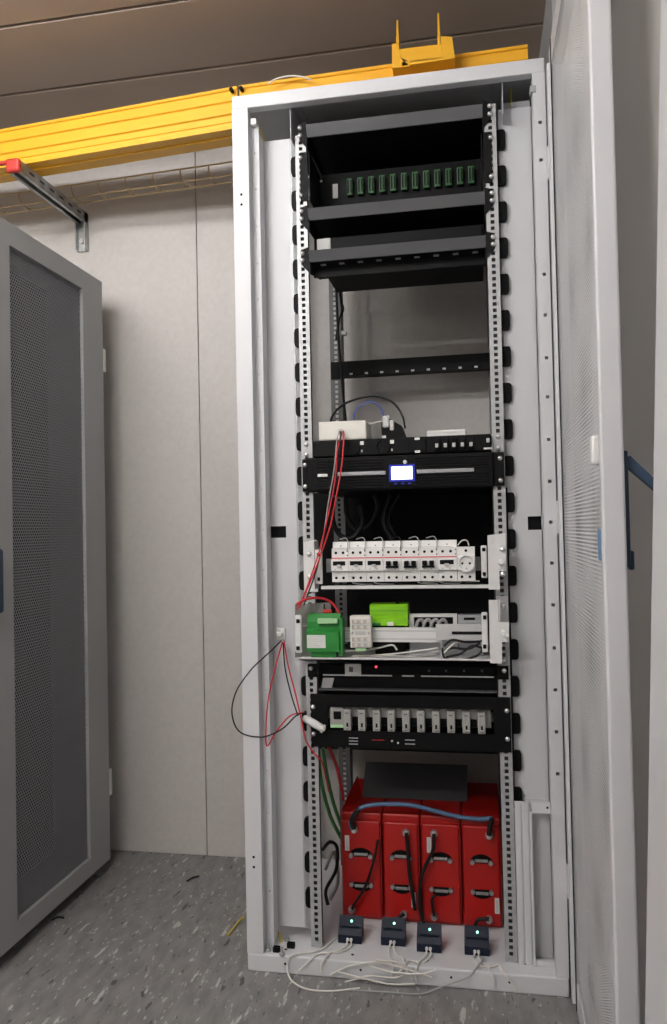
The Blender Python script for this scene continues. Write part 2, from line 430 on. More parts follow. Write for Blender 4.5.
# struts under the roof, running front to back
for xs in (.152, .700):
    rk.part('roof_strut', MB().box(xs-.002, xs, .03, RD-.03, RH-.115, RH-.0125).box(xs, xs+(.02 if xs < .4 else -.02), .03, RD-.03, RH-.018, RH-.0125), INNER)
rk.part('cross_strut', MB().box(.04, .152, .30, .33, RH-.10, RH-.04), INNER)
rk.part('cross_strut', MB().box(.702, .77, .10, .13, RH-.115, RH-.05), INNER)
rk.part('door_switch', MB().rbox(.047, .062, .012, .03, RH-.075, RH-.058, .002), WPL)
rk.part('door_switch', MB().rbox(.764, .778, -.004, .02, RH-.085, RH-.068, .002), INNER)
rk.part('earth_wire', MB().tube([pt(255, 117, .10), pt(265, 141, .14)], .002, 6), YGW)
rk.part('earth_wire', MB().tube([pt(511, 82, .10), pt(511, 106, .10)], .002, 6), YGW)
# blanking panels beside the rails
YP = .082
zL0, zL1 = zp(300, 927, YP), zp(270, 141, YP)
zR1 = zp(525, 107, YP)
zR0 = BZ+.002
def panel_with_window(x0, x1, z0, z1, wx0, wx1, wz0, wz1):
    return MB().box(x0, wx0, YP, YP+.003, z0, z1).box(wx1, x1, YP, YP+.003, z0, z1).box(wx0, wx1, YP, YP+.003, z0, wz0).box(wx0, wx1, YP, YP+.003, wz1, z1)
a = pt(268, 538, YP); b = pt(286, 526, YP)
rk.part('blanking_panel', panel_with_window(.052, .134, zL0, zL1, a.x, b.x, a.z, b.z), WHITE)
rk.part('panel_return', MB().prism([(.134, YP), (.140, YP), (.158, YP-.012), (.158, YP-.009), (.141, YP+.003), (.134, YP+.003)], 'z', zL0, zL1), ZINC)
rk.part('window_insert', MB().box(a.x-.002, b.x+.002, YP+.012, YP+.018, a.z-.002, b.z+.002), BLK)
a = pt(528, 530, YP); b = pt(547, 516, YP)
rk.part('blanking_panel', panel_with_window(.688, .770, zR0, zR1, a.x, b.x, a.z, b.z), WHITE)
rk.part('window_insert', MB().box(a.x-.002, b.x+.002, YP+.012, YP+.018, a.z-.002, b.z+.002), BLK)
# rails with square holes
U3 = .0483/3
def rail(x0, x1, yF, z0, z1, side, m, name='mounting_rail'):
    hs = []; z = z0+.02
    while z < z1-.012: hs.append(z); z += U3
    mb = holed_strip(x0, x1, yF, yF+.002, z0, z1, hs, .0048)
    xo = x0 if side < 0 else x1
    mb.box(xo, xo-side*.002, yF+.002, yF+.05, z0, z1)
    return rk.part(name, mb, m)
YR = .05
zRl0, zRl1 = BZ+.002, zp(300, 135, YR)
rail(.158, .187, YR, zRl0, zRl1, -1, ZINC)
rail(.652, .682, YR, zRl0, zp(490, 104, YR), 1, ZINC)
rk.part('hole_shade_strip', MB().box(.1605, .186, YR+.02, YR+.022, zRl0, zRl1), DSTEEL)  # dark strips added behind the rails so the holes stay dark
rk.part('hole_shade_strip', MB().box(.653, .6795, YR+.02, YR+.022, zRl0, zRl1), DSTEEL)
RRAIL = mat('rear_rail_steel', (.13, .13, .135), .5, .3)
rail(.148, .186, .55, zRl0, zRl1, 1, RRAIL, 'rear_rail')
rail(.656, .686, .55, zRl0, zRl1, -1, RRAIL, 'rear_rail')
rk.part('rear_shade_sheet', MB().box(.046, .754, .5525, .5545, zp(420, 752, .55), zp(420, 490, .55)), BLK, label='added black sheet darkening the rack behind the breakers')  # black sheet added to keep the depth behind the breakers dark
# black cable entry plugs beside the rails
def plug(xa, xb, z, left):
    h = .0255
    if left:
        poly = [(xb, z-h), (xb, z+h), (xa+.008, z+h), (xa+.002, z+h-.003), (xa, z+h-.012), (xa, z-h+.012), (xa+.002, z-h+.003), (xa+.008, z-h)]
        mb = MB().prism(poly, 'y', YP-.018, YP-.004)
    else:
        poly = [(xa, z-h), (xb-.006, z-h), (xb-.0015, z-h+.003), (xb, z-h+.010), (xb, z+h-.010), (xb-.0015, z+h-.003), (xb-.006, z+h), (xa, z+h)]
        mb = MB().prism(poly, 'y', YP-.012, YP-.001)
    rk.part('cable_entry_plug', mb, BLKP)
zl = zp(294, 167, YR+.02); zq = zp(306, 897, YR+.02)
for k in range(22): plug(.1415, .158, zl + (zq-zl)*k/21, True)
zr = zp(502, 139, YR+.02); zq = zp(511, 798, YR+.02)
for k in range(19): plug(.682, .705, zr + (zq-zr)*k/18, False)
# cable frame low on the right
YK = .045
def kz(y): return zp(533, y, YK)
kt, kb = kz(803), BZ+.001
cf = MB().box(.684, .698, YK, YK+.01, kb, kt).box(.702, .716, YK, YK+.01, kb, kt).box(.719, .725, YK-.004, YK+.02, kb, kt-.02)
cf.box(.698, .702, YK+.004, YK+.01, kb, kt).box(.716, .719, YK+.004, YK+.01, kb, kt)
cf.box(.725, .770, YK, YK+.01, kt-.025, kt).box(.725, .770, YK, YK+.01, kb, kb+.012)
rk.part('cable_frame', cf, WHITE)
rk.part('frame_back', MB().box(.684, .77, YP-.004, YP-.001, kb+.06, kt), WHITE)
rk.part('frame_screw', MB().cyl((.763, YK-.001, kt-.01), (.763, YK+.002, kt-.01), .003, 8), BLK)
rk.part('frame_screw', MB().cyl((.722, YK-.006, kt-.012), (.722, YK-.003, kt-.012), .003, 8), INNER)

# opened door (hinged on the right-hand front post)
dx0, dx1 = .801, .836
dY0, dY1 = -.715, -.012
dz0, dz1 = .012, RH
door = rk.part('door', MB().rbox(dx0, dx1, dY0, dY0+.022, dz0, dz1, .004)
               .box(dx0+.008, dx1, dY1-.055, dY1-.006, dz0, dz1)
               .box(dx0+.008, dx1, dY0+.022, dY1-.055, dz0, dz0+.06).box(dx0+.008, dx1, dY0+.022, dY1-.055, dz1-.06, dz1), DOORW, label='white perforated rack door seen edge on')
rk.part('perforated_sheet', MB().box(dx0+.010, dx0+.016, dY0+.022, dY1-.055, dz0+.06, dz1-.06), PERFW, door)
rk.part('door_gasket', MB().box(dx0+.006, dx0+.008, dY1-.060, dY1-.056, dz0, dz1), BLK, door)
rk.part('hinge_bar', MB().box(dx0+.001, dx0+.008, dY1-.03, dY1-.004, dz0, dz1-.04), DOORW, door)
for zc in (zp(545, 165, 0), zp(566, 880, 0), 1.15):
    rk.part('hinge', MB().rbox(.800, .8085, -.016, .0, zc-.04, zc+.04, .002), DOORW, door)
g = ptx(592.5, 452, dx0)
rk.part('cable_clip', MB().rbox(dx0-.010, dx0+.011, dY0+.024, dY0+.048, 1.225, 1.272, .005), WPL, door, 'white plastic clip')
rk.part('latch', MB().rbox(dx0-.003, dx0+.011, dY0+.0225, dY0+.034, 1.075, 1.125, .002), LBLUE, door, 'blue latch block')
hb = MB().rbox(dx1, dx1+.008, dY0+.015, dY0+.045, 1.065, 1.245, .003)
rk.part('handle_base', hb, HBLUE, door, 'blue handle plate')
p0 = Vector((dx1+.006, dY0+.03, 1.232)); p1 = pt(664, 494, dY0+.02)
p1.x = min(p1.x, XR-.012)
dv = (p1-p0).normalized(); up = Vector((0, -1, 0)); nn = dv.cross(up).normalized()
lv = MB()
lv.add([p0+nn*.008+up*.008, p0-nn*.008+up*.008, p0-nn*.008-up*.008, p0+nn*.008-up*.008, p1+nn*.006+up*.007, p1-nn*.006+up*.007, p1-nn*.006-up*.007, p1+nn*.006-up*.007],
       [(0,1,2,3), (7,6,5,4), (4,5,1,0), (5,6,2,1), (6,7,3,2), (7,4,0,3)])
rk.part('handle_lever', lv, HBLUE, door, 'blue lever swung out')
hk = Vector((dx1+.005, dY0+.03, 1.075))
rk.part('handle_tip', MB().rbox(dx1+.006, dx1+.014, dY0+.02, dY0+.04, 1.06, 1.09, .003), HBLUE, door)

# ------------------------------------------------------------------ removed panel leaning on the right wall
pA = pt(661, 0, -.80); pB = pt(645, 1024, -.80)
sl = (pA.x-pB.x)/(pA.z-pB.z); xbase = pB.x - pB.z*sl; HT = 1.96; xt = xbase + sl*HT
th = .018
xt = min(xt, XR-th-.0005)
lp = MB().add([(xbase, -.80, 0), (xbase+th, -.80, 0), (xt+th, -.80, HT), (xt, -.80, HT), (xbase, -1.50, 0), (xbase+th, -1.50, 0), (xt+th, -1.50, HT), (xt, -1.50, HT)],
              [(3,2,1,0), (4,5,6,7), (0,1,5,4), (1,2,6,5), (2,3,7,6), (3,0,4,7)])
single('side_panel', lp, DOORW, 'removed white side panel leaning against the right wall', 'panel')

# ------------------------------------------------------------------ rack equipment
XA, XZ = .160, .680                    # ear to ear
IX0, IX1 = .190, .649                  # between the rails
def mid(yl, yr, Y=YR): return (zp(305, yl, Y) + zp(495, yr, Y))/2
def screws(t, zs, Y=YR-.004, xs=(.1725, .667)):
    for z in zs:
        for x in xs: t.part('screw', MB().dome((x, Y, z), .0062, h=.9), SCREW)

# upper shelves
def tray(label, z1, z0, slots=False, deep=.36, under=0):
    t = Thing('rack_shelf', label, 'shelf', (.425, YR, z0), 'black shelves at the top of the rack')
    t.part('front_lip', MB().add([(IX0, .040, z1), (IX1, .040, z1), (IX1, .052, z0), (IX0, .052, z0), (IX0, .044, z1+.001), (IX1, .044, z1+.001), (IX1, .056, z0), (IX0, .056, z0)],
           [(0,3,2,1), (4,5,6,7), (0,1,5,4), (2,3,7,6), (0,4,7,3), (1,2,6,5)]), BLKT)
    t.part('shelf_plate', MB().box(IX0, IX1, .0565, deep, z0, z0+.003), BLK)
    t.part('ear', MB().prism([(.171, z0-.008), (IX0, z0-.03), (IX0, z1+.012), (.171, z1+.006)], 'y', YR-.004, YR-.0005), BLK)
    t.part('ear', MB().prism([(.669, z0-.008), (IX1, z0-.03), (IX1, z1+.012), (.669, z1+.006)][::-1], 'y', YR-.004, YR-.0005), BLK)
    for s in (IX0, IX1-.002): t.part('side_flange', MB().prism([(.0565, z0-.03), (deep, z0-.002), (deep, z0+.05), (.0565, z1)], 'x', s, s+.002), BLK)
    if slots:
        for i in range(9):
            x = .215 + i*.05
            t.part('slot', MB().box(x, x+.014, .075, .088, z0-.0008, z0-.0001), GRYP)
        t.part('rear_lip', MB().box(IX0+.002, IX1-.002, .098, .101, z0-.028, z0-.001), BLK)
    screws(t, (z0+.004, z1-.004))
    return t
l1 = (mid(127, 104), mid(138, 115)); l2 = (mid(211, 191), mid(222, 201)); l3 = (mid(254, 234), mid(264, 244.5))
tray('black rack shelf, topmost in the rack, under the roof', l1[0], l1[1], deep=.45)
tray('black rack shelf directly below the green fibre adapters', l2[0], l2[1], deep=.45)
tray('lowest of the black upper rack shelves, slots in its underside', l3[0], l3[1], True, deep=.20)
# fibre patch panel between the first two shelves
fz1, fz0 = l1[1]-.006, l2[0]+.004
fpn = Thing('fibre_patch_panel', 'black fibre patch panel with a row of green adapters', 'patch panel', (.425, YR, fz0))
YFP = .19
fpn.part('housing', MB().box(IX0+.004, IX1-.004, YFP+.004, .44, fz0+.004, fz1-.034), BLK)
fpn.part('face_plate', MB().box(IX0+.003, IX1-.003, YFP, YFP+.004, fz0+.01, fz0+.095), BLKP)
fpn.part('ear', MB().box(.171, IX0+.001, YR-.0035, YR-.0005, fz0+.02, fz1-.035), BLK)
fpn.part('ear', MB().box(IX1, .669, YR-.0035, YR-.0005, fz0+.02, fz1-.035), BLK)
for s in (IX0+.001, IX1-.003): fpn.part('side_arm', MB().box(s+(.003 if s < .4 else -.003), s+(.005 if s < .4 else -.001), YR, YFP, fz0+.02, fz1-.036), BLK)
xa0 = pt(350, 187, YFP); xa1 = pt(471, 174, YFP); zc = (xa0.z+xa1.z)/2
for i in range(12):
    x = xa0.x + (xa1.x-xa0.x)*i/11
    ad = fpn.part('adapter', MB().rbox(x-.0075, x+.0095, YFP-.014, YFP-.0005, zc-.030, zc+.018, .002), ADG, label='green fibre adapter')
    fpn.part('shutter', MB().box(x-.005, x-.001, YFP-.016, YFP-.0142, zc-.024, zc+.012).box(x+.003, x+.007, YFP-.016, YFP-.0142, zc-.024, zc+.012), BLK, ad)
fpn.part('label_strip', MB().box(xp(333, 190, YFP), xp(338, 190, YFP), YFP-.004, YFP-.0005, zc-.03, zc+.01), GRYP)
dl = pt(321, 181, YFP-.001); fpn.part('status_dot', MB().dome((dl.x, YFP-.0005, dl.z), .004), WPL)
screws(fpn, (fz0+.035, fz1-.05))
# made-up black box that keeps the gap between shelf 2 and 3 dark
dk = Thing('gap_dark_box', 'made-up black box darkening the gap between the two lower upper-rack shelves', 'rack unit', (.425, .1, l3[0]))
dk.part('box', MB().box(IX0+.004, IX1-.004, .10, .44, l3[0]+.006, l2[1]-.034), BLK)
dk.part('label_plate', MB().rbox(IX0+.012, IX0+.05, .095, .0998, l3[0]+.012, l3[0]+.05, .002), GRYP)
dk.part('front_cover', MB().rbox(IX0+.06, IX1-.008, .092, .0998, l3[0]+.010, l2[1]-.038, .002), BLKP)
# rear 1U blank
rz1 = (zp(345, 362, .545)+zp(490, 352, .545))/2; rz0 = (zp(345, 379, .545)+zp(490, 370, .545))/2
rb = Thing('rear_blank_panel', 'black slotted blank panel on the rear rails behind the rack', 'panel', (.42, .54, rz0))
rb.part('plate', MB().box(.150, .684, .545, .5485, rz0, rz1), BLK)
rb.part('lower_flange', MB().box(.190, .66, .50, .545, rz0, rz0+.002), BLK)
for i in range(9): rb.part('slot', MB().box(.212+i*.05, .222+i*.05, .5442, .5449, rz0+.008, rz0+.017), GRYP)

# 1U distribution unit above the UPS
pz1, pz0 = mid(444, 432), mid(460, 450)
pd = Thing('power_distribution_unit', 'black rack power distribution unit sitting above the lit UPS', 'power unit', (.425, YR, pz0))
pd.part('body', MB().rbox(IX0, IX1, .036, .30, pz0+.001, pz1, .003), BLK)
pd.part('ear', MB().box(.162, IX0, YR-.004, YR-.0005, pz0+.002, pz1-.001), ZINC)
pd.part('ear', MB().box(IX1, .680, YR-.004, YR-.0005, pz0+.002, pz1-.001), ZINC)
screws(pd, (pz0+.009, pz1-.008))
pm = (pz0+pz1)/2
for xx in (353, 383):
    x = xp(xx, 448, .036)
    so_ = pd.part('socket', MB().lathe(x, pm, [(.0185, .0365), (.0185, .031), (.0155, .031), (.0150, .0345)], 20), BLKP)
    pd.part('socket_tab', MB().rbox(x+.019, x+.029, .032, .0365, pm+.006, pm+.016, .001), WPL, so_)
    pd.part('socket_mark', MB().box(x+.021, x+.025, .0355, .036, pm-.012, pm-.006), GRYP, so_)
x = xp(418, 445, .036)
pd.part('outlet_cover', MB().rbox(x-.022, x+.022, .032, .0365, pz0+.005, pz1-.005, .002), BLKP)
for z in (pz1-.0055, pz0+.0055): pd.part('white_tab', MB().box(x-.008, x+.005, .0305, .0319, z-.003, z+.003), WPL)
for xx in (437, 445.5, 454, 462.5, 471):
    x = xp(xx, 443, .036)
    tg = pd.part('breaker', MB().rbox(x-.008, x+.008, .028, .0365, pm-.016, pm+.014, .002), BLKP)
    pd.part('toggle', MB().rbox(x-.004, x+.004, .018, .0279, pm-.009, pm+.001, .001), GRYP, tg)
x = xp(488, 443, .036)
tg = pd.part('breaker', MB().rbox(x-.009, x+.009, .028, .0365, pm-.010, pm+.018, .002), BLKP)
pd.part('toggle', MB().rbox(x-.004, x+.004, .018, .0279, pm-.001, pm+.009, .001), GRYP, tg)
pd.part('white_tab', MB().box(x-.011, x+.011, .0352, .036, pm-.017, pm-.0125), WPL)

# UPS
uz1, uz0 = pz0-.0005, mid(494, 487)
up_ = Thing('ups_unit', 'black ribbed rack UPS with a glowing blue-white display', 'ups', (.425, YR, uz0))
up_.part('body', MB().box(IX0, IX1, .05, .5, uz0+.003, uz1), BLK)
up_.part('front_panel', MB().rbox(.176, IX1+.004, .030, .0498, uz0+.002, uz1-.001, .004), BLKP)
nr = 11
for i in range(nr):
    z = uz0 + .010 + (uz1-uz0-.020)*i/(nr-1)
    if abs(i-5) < 1: continue
    up_.part('rib', MB().rbox(IX0+.012, .375, .0265, .0302, z-.0022, z+.0022, .0008), BLK)
    up_.part('rib', MB().rbox(.448, IX1-.008, .0265, .0302, z-.0022, z+.0022, .0008), BLK)
um = (uz0+uz1)/2
up_.part('ear', MB().box(.162, .1755, YR-.010, YR-.0005, uz0+.004, uz1-.002), BLKP)
up_.part('ear', MB().box(IX1+.0045, .6800, YR-.010, YR-.0005, uz0+.004, uz1-.002), BLKP)
screws(up_, (um-.028, um+.028), YR-.010, (.1695, .670))
xa, xb = xp(338, 477, .03), xp(386, 475, .03)
up_.part('trim_strip', MB().rbox(xa, xb, .024, .0302, um-.0048, um+.0048, .001), SILV)
xa, xb = xp(417, 474, .03), xp(474, 470, .03)
up_.part('trim_strip', MB().rbox(xa, xb, .024, .0302, um-.0048, um+.0048, .001), SILV)
xa = xp(318, 478, .03); up_.part('trim_strip', MB().rbox(xa, xa+.026, .024, .0302, um-.0052, um+.0022, .001), WPL)
xa, xb = xp(391.5, 473, .028), xp(412.5, 472, .028)
lz1, lz0 = (zp(391, 467, .028)+zp(413, 466, .028))/2, (zp(391, 480, .028)+zp(413, 479, .028))/2
bz = up_.part('display_bezel', MB().rbox(xa-.010, xb+.010, .026, .0302, lz0-.016, lz1+.022, .002), BLKP)
up_.part('bezel_glow', MB().rbox(xa-.006, xb+.006, .0250, .0259, lz0-.005, lz1+.005, .0004), LCDB, bz)  # backlight spilling onto the bezel, given as emission of its own
up_.part('display', MB().rbox(xa, xb, .0235, .0249, lz0, lz1, .0005), LCD, bz, 'lit display')
for i in range(3): up_.part('button', MB().rbox(xa+.006+i*.018, xa+.014+i*.018, .0245, .0259, lz0-.012, lz0-.009, .0004), LCDB, bz)
bl = pt(405, 462, .026); up_.part('power_button', MB().dome((bl.x, .0259, bl.z), .0055), WPL, bz)

# white box on the PDU with cable gland, other small things on top
q0, q1 = pt(320, 443, .06), pt(367, 424, .06)
jb = Thing('junction_box', 'white junction box with wires, standing on the power unit', 'box', ((q0.x+q1.x)/2, .08, pz1))
jb.part('box', MB().rbox(q0.x, q1.x, .045, .15, pz1+.0005, pz1+.0005+.050, .004), CRM)
gl = pt(341, 432, .045)
jb.part('cable_gland', MB().cyl((gl.x, .0452, gl.z), (gl.x, .034, gl.z), .0075, 10).cyl((gl.x, .034, gl.z), (gl.x, .026, gl.z), .0055, 10), GRYP)
q0, q1 = pt(427, 437, .12), pt(466, 429, .12)
wb2 = Thing('flat_white_box', 'flat white box lying on the right of the power unit', 'box', ((q0.x+q1.x)/2, .17, pz1))
wb2.part('box', MB().rbox(q0.x, q1.x, .12, .22, pz1+.0005, pz1+.025, .003), WPL)
wb2.part('lid_seam', MB().box(q0.x-.0004, q1.x+.0004, .1194, .2206, pz1+.017, pz1+.0178), GRYP)
q0, q1 = pt(382, 437, .08), pt(406, 419, .08)
plg = Thing('power_plug', 'black power plug with clear cap standing on the power unit', 'plug', ((q0.x+q1.x)/2, .09, pz1))
plg.part('housing', MB().prism([(q0.x, pz1+.0005), (q1.x, pz1+.0005), (q1.x-.012, pz1+.035), (q0.x+.02, pz1+.055), (q0.x, pz1+.05)], 'y', .07, .12), BLKP)
plg.part('cap', MB().rbox(q0.x+.004, q0.x+.022, .060, .0698, pz1+.030, pz1+.062, .004).rbox(q0.x+.0225, q0.x+.034, .062, .0698, pz1+.022, pz1+.050, .004), GRYP)
plg.part('tag', MB().box(q0.x+.002, q0.x+.012, .064, .0698, pz1+.003, pz1+.010), WPL)

def wire(name, P, r, m, label, cat='wire', group=None, k=6, n=6):
    return single(name, MB().tube(spline(P, k), r, n), m, label, cat, group)
wire('power_cable', [pt(x, y, Y) for x, y, Y in ((330, 424, .16), (333, 415, .16), (346, 403, .15), (372, 396, .14), (392, 402, .13), (402, 415, .12), (405, 428, .10))], .003, BLKC, 'black cable arching from the white box to the plug', 'cable')
wire('signal_cable', [pt(x, y, .13) for x, y in ((354, 424), (355, 412), (363, 404), (373, 402), (381, 409), (385, 420))], .0022, BLUEW, 'blue cable looping behind the white junction box', 'cable')
wire('spare_wire', [pt(369, 424, .075), pt(376, 422.5, .073), pt(384, 421, .068)], .0018, WHW, 'short white wire end between the junction box and the plug')

# wires falling from the junction box
gY = .026
def W3(L): return [pt(x, y, Y) for x, y, Y in L]
def drop(k, L):                          # the four leads keep their own depth so that they do not cut each other
    d = -.004*k
    return W3([(x, y, Y + (d if i else 0)) for i, (x, y, Y) in enumerate(L)])
wire('hanging_wire', drop(0, [(339.4, 431, .024), (337, 440, .004), (334, 470, -.006), (328, 505, -.012), (323, 540, -.012), (317, 570, -.012), (308, 592, -.008), (300, 607, -.008)]), .0016, GRW, 'grey wire hanging from the junction box past the UPS')
wire('hanging_wire', drop(1, [(340.8, 431.5, .024), (340, 442, .002), (337, 472, -.006), (331, 505, -.012), (326, 530, -.012), (320, 556, -.012), (313, 580, -.010), (304, 605, -.008)]), .0017, BLKC, 'black wire hanging from the junction box past the UPS')
wire('hanging_wire', drop(2, [(343.4, 431, .024), (343.5, 445, -.002), (341, 470, -.006), (335.5, 500, -.013), (330.5, 525, -.014), (322.5, 550, -.016), (312, 578, -.016), (299, 608, -.014)]), .002, REDW, 'red wire hanging from the junction box past the UPS')
wire('red_jumper', drop(3, [(341.2, 433.5, .024), (337, 452, -.002), (336, 470, -.008), (333, 492, -.012), (327, 520, -.012), (319, 552, -.012), (306, 590, -.010), (297, 610, -.008)]), .0018, REDW, 'thin red wire beside the hanging grey wire')
# cables behind, below the UPS
for i, L in enumerate([[(333, 497, .2), (333, 520, .2), (340, 535, .2), (352, 538, .2), (362, 525, .2), (360, 505, .2)], [(345, 495, .24), (347, 515, .24), (357, 530, .24), (370, 525, .24), (378, 508, .24), (375, 495, .24)],
                       [(390, 495, .2), (385, 510, .2), (384, 525, .2), (392, 540, .2)], [(400, 495, .22), (393, 505, .22), (388, 520, .22), (395, 535, .22)]]):
    wire('mains_lead', W3(L), .0065, BLKC, ('thick black cable in a loop near the left rail below the UPS', 'thick black cable in the second loop below the UPS', 'thick black cable end hanging below the UPS display', 'thick bent black cable just right of the UPS display')[i], 'cable', 'black cables below the UPS')

# ------------------------------------------------------------------ breaker row on a DIN rail
bzb = mid(592, 583, .03)               # its lower lip
dp = Thing('breaker_panel', 'white DIN rail panel carrying the bright white breakers', 'rack panel', (.425, .03, bzb))
def ztop(yl, yr): return mid(yl, yr, .03)
dp.part('lower_lip', MB().box(.215, .635, -.005, .002, bzb, bzb+.008).box(.215, .635, .002, .10, bzb, bzb+.002), BRKT)
YB0 = .035
bq = lambda x, y: pt(x, y, .0)
# end brackets
def zr_(y, x): return zp(x, y, YR-.01)
dp.part('mounting_plate', MB().prism([(.160, zr_(592, 312)), (.196, zr_(592, 320)), (.196, zr_(540, 318)), (.186, zr_(540, 316)), (.160, zr_(542, 312))], 'y', YR-.006, YR-.001), BRKT)
dp.part('side_cheek', MB().box(.196, .199, -.004, YR-.002, bzb, zr_(541, 318)), BRKT)
dp.part('handle_plate', MB().rbox(.200, .219, -.004, .002, zr_(583, 326), zr_(549, 326), .003), BRKT)
for y in (554, 578): dp.part('square_nut', MB().rbox(.206, .213, -.0065, -.0042, zr_(y, 326)-.0045, zr_(y, 326)+.0045, .001), BLK)
dp.part('mounting_plate', MB().prism([(xp(488, 560, -.008), zr_(588, 492)), (xp(499, 560, -.008), zr_(588, 500)), (xp(499, 560, -.008), zr_(570, 500)), (xp(506, 560, -.008), zr_(570, 505)), (xp(506, 560, -.008), zr_(533, 505)), (xp(488, 560, -.008), zr_(535, 492))], 'y', -.008, -.003), BRKT)
dp.part('side_cheek', MB().box(xp(499, 560, -.008)-.003, xp(499, 560, -.008), -.003, YR-.001, zr_(588, 500), zr_(535, 500)), BRKT)
dp.part('handle_plate', MB().rbox(xp(481, 560, -.004), xp(487, 560, -.004), -.004, .002, zr_(577, 484), zr_(545, 484), .003), BRKT)
for y in (549, 573): dp.part('square_nut', MB().rbox(xp(482.4, 560, -.004), xp(485.6, 560, -.004), -.0065, -.0042, zr_(y, 484)-.0045, zr_(y, 484)+.0045, .001), BLK)
sc = pt(501, 563, -.02); dp.part('thumb_screw', MB().cyl((sc.x-.002, -.0082, sc.z), (sc.x, -.03, sc.z+.004), .0065, 8), WPL)
dp.part('screw', MB().dome((.175, YR-.006, zr_(554, 311)), .0075, h=.9), SCREW); dp.part('screw', MB().dome((.175, YR-.006, zr_(577, 311)), .0075, h=.9), SCREW)
for y in (549, 573): dp.part('screw', MB().dome((xp(502.5, 560, -.008), -.008, zr_(y, 502)), .0075, h=.9), SCREW)
dp.part('din_rail', MB().box(.2195, .6155, YB0+.012, YB0+.018, bzb+.040, bzb+.075), ZINC)

ZB0 = mid(583, 580, -.01); ZBT = mid(550, 546, -.01); ZBC = mid(542, 540, .0)
bxs = [pt(x, 565, -.01).x for x in (331.5, 348.5, 366, 384, 402, 420, 438, 457)]
xsock = pt(475, 563, -.01).x
hB = ZBT-ZB0
kinds = ['w', 'w', 'w', 'd', 'd', 'd', 'w']
for i, kd in enumerate(kinds):
    x0, x1 = bxs[i]+.0004, bxs[i+1]-.0004
    n_ = 7-i
    ords = ['', 'first', 'second', 'third', 'fourth', 'fifth', 'sixth', 'seventh'][n_]
    lab = ('white breaker with one wide dark toggle' if kd == 'w' else 'white two-pole breaker with paired black toggles') + ', %s from the socket outlet' % ords
    t = Thing('circuit_breaker', lab, 'circuit breaker', ((x0+x1)/2, 0, ZB0), 'white breakers on the bright DIN rail')
    t.part('body', MB().prism([(.032, ZB0), (-.006, ZB0), (-.006, ZB0+hB*.30), (-.016, ZB0+hB*.34), (-.016, ZB0+hB*.66), (-.006, ZB0+hB*.70), (-.006, ZBT), (.010, ZBT+.003), (.014, ZBC), (.032, ZBC)], 'x', x0, x1), WPL)
    t.part('red_stripe', MB().box(x0, x1, -.0068, -.0061, ZB0+hB*.705, ZB0+hB*.735), LABR)
    w = x1-x0
    for fx in (.25, .68):
        for zz in (ZB0+hB*.12, ZB0+hB*.88):
            t.part('terminal_screw', MB().cyl((x0+w*fx, -.0058, zz), (x0+w*fx, -.0067, zz), .0036, 8), BLK)
    for zz in (.80, .93): t.part('terminal_mark', MB().box(x1-.004, x1-.0015, -.0066, -.0061, ZB0+hB*zz-.0015, ZB0+hB*zz+.0015), BLK)
    if kd == 'w':
        t.part('toggle_well', MB().rbox(x0+w*.10, x1-w*.16, -.0166, -.0155, ZB0+hB*.50, ZB0+hB*.63, .0004), BLK)
        t.part('toggle', MB().rbox(x0+w*.35, x1-w*.42, -.024, -.0167, ZB0+hB*.46, ZB0+hB*.53, .001), GRYP)
    else:
        tg = t.part('toggle', MB().rbox(x0+w*.14, x0+w*.40, -.028, -.0162, ZB0+hB*.48, ZB0+hB*.62, .002).rbox(x0+w*.54, x0+w*.80, -.028, -.0162, ZB0+hB*.48, ZB0+hB*.62, .002), BLKP)
        t.part('toggle_bar', MB().rbox(x0+w*.12, x0+w*.82, -.025, -.0163, ZB0+hB*.41, ZB0+hB*.475, .001), BLKP, tg)
    for fx in (.2, .6): t.part('print_mark', MB().box(x0+w*fx, x0+w*fx+.003, -.0163, -.0160, ZB0+hB*.375, ZB0+hB*.395), INK)
    t.part('cover_tab', MB().box(x0+w*.45, x0+w*.52, -.0003+.009, .0135, ZBT+.006, ZBT+.0085), INK)
ss = Thing('socket_outlet', 'white round socket outlet module at the end of the breaker row', 'socket', ((bxs[-1]+xsock)/2, 0, ZB0))
x0, x1 = bxs[-1]+.0006, xsock
ss.part('body', MB().prism([(.032, ZB0), (-.006, ZB0), (-.006, ZB0+hB*.30), (-.014, ZB0+hB*.33), (-.014, ZB0+hB*.72), (-.006, ZB0+hB*.75), (-.006, ZBT), (.032, ZBT)], 'x', x0, x1), WPL)
xc = (x0+x1)/2; zc_ = ZB0+hB*.52
rr = .0205
ss.part('socket_ring', MB().lathe(xc, zc_, [(rr, -.0142), (rr, -.021), (rr*.88, -.021), (rr*.84, -.0150)], 24), WPL)
for dx in (-.009, .009): ss.part('contact_hole', MB().cyl((xc+dx, -.0151, zc_), (xc+dx, -.0162, zc_), .003, 8), BLK)
ss.part('earth_pin', MB().cyl((xc+.001, -.0151, zc_-.012), (xc+.001, -.02, zc_-.012), .002, 8), ZINC)
ss.part('terminal_screw', MB().cyl((xc, -.0058, ZBT-.009), (xc, -.0067, ZBT-.009), .0036, 8), BLK)
for fx in (.25, .7): ss.part('terminal_screw', MB().cyl((x0+(x1-x0)*fx, -.0058, ZB0+hB*.12), (x0+(x1-x0)*fx, -.0067, ZB0+hB*.12), .0036, 8), BLK)
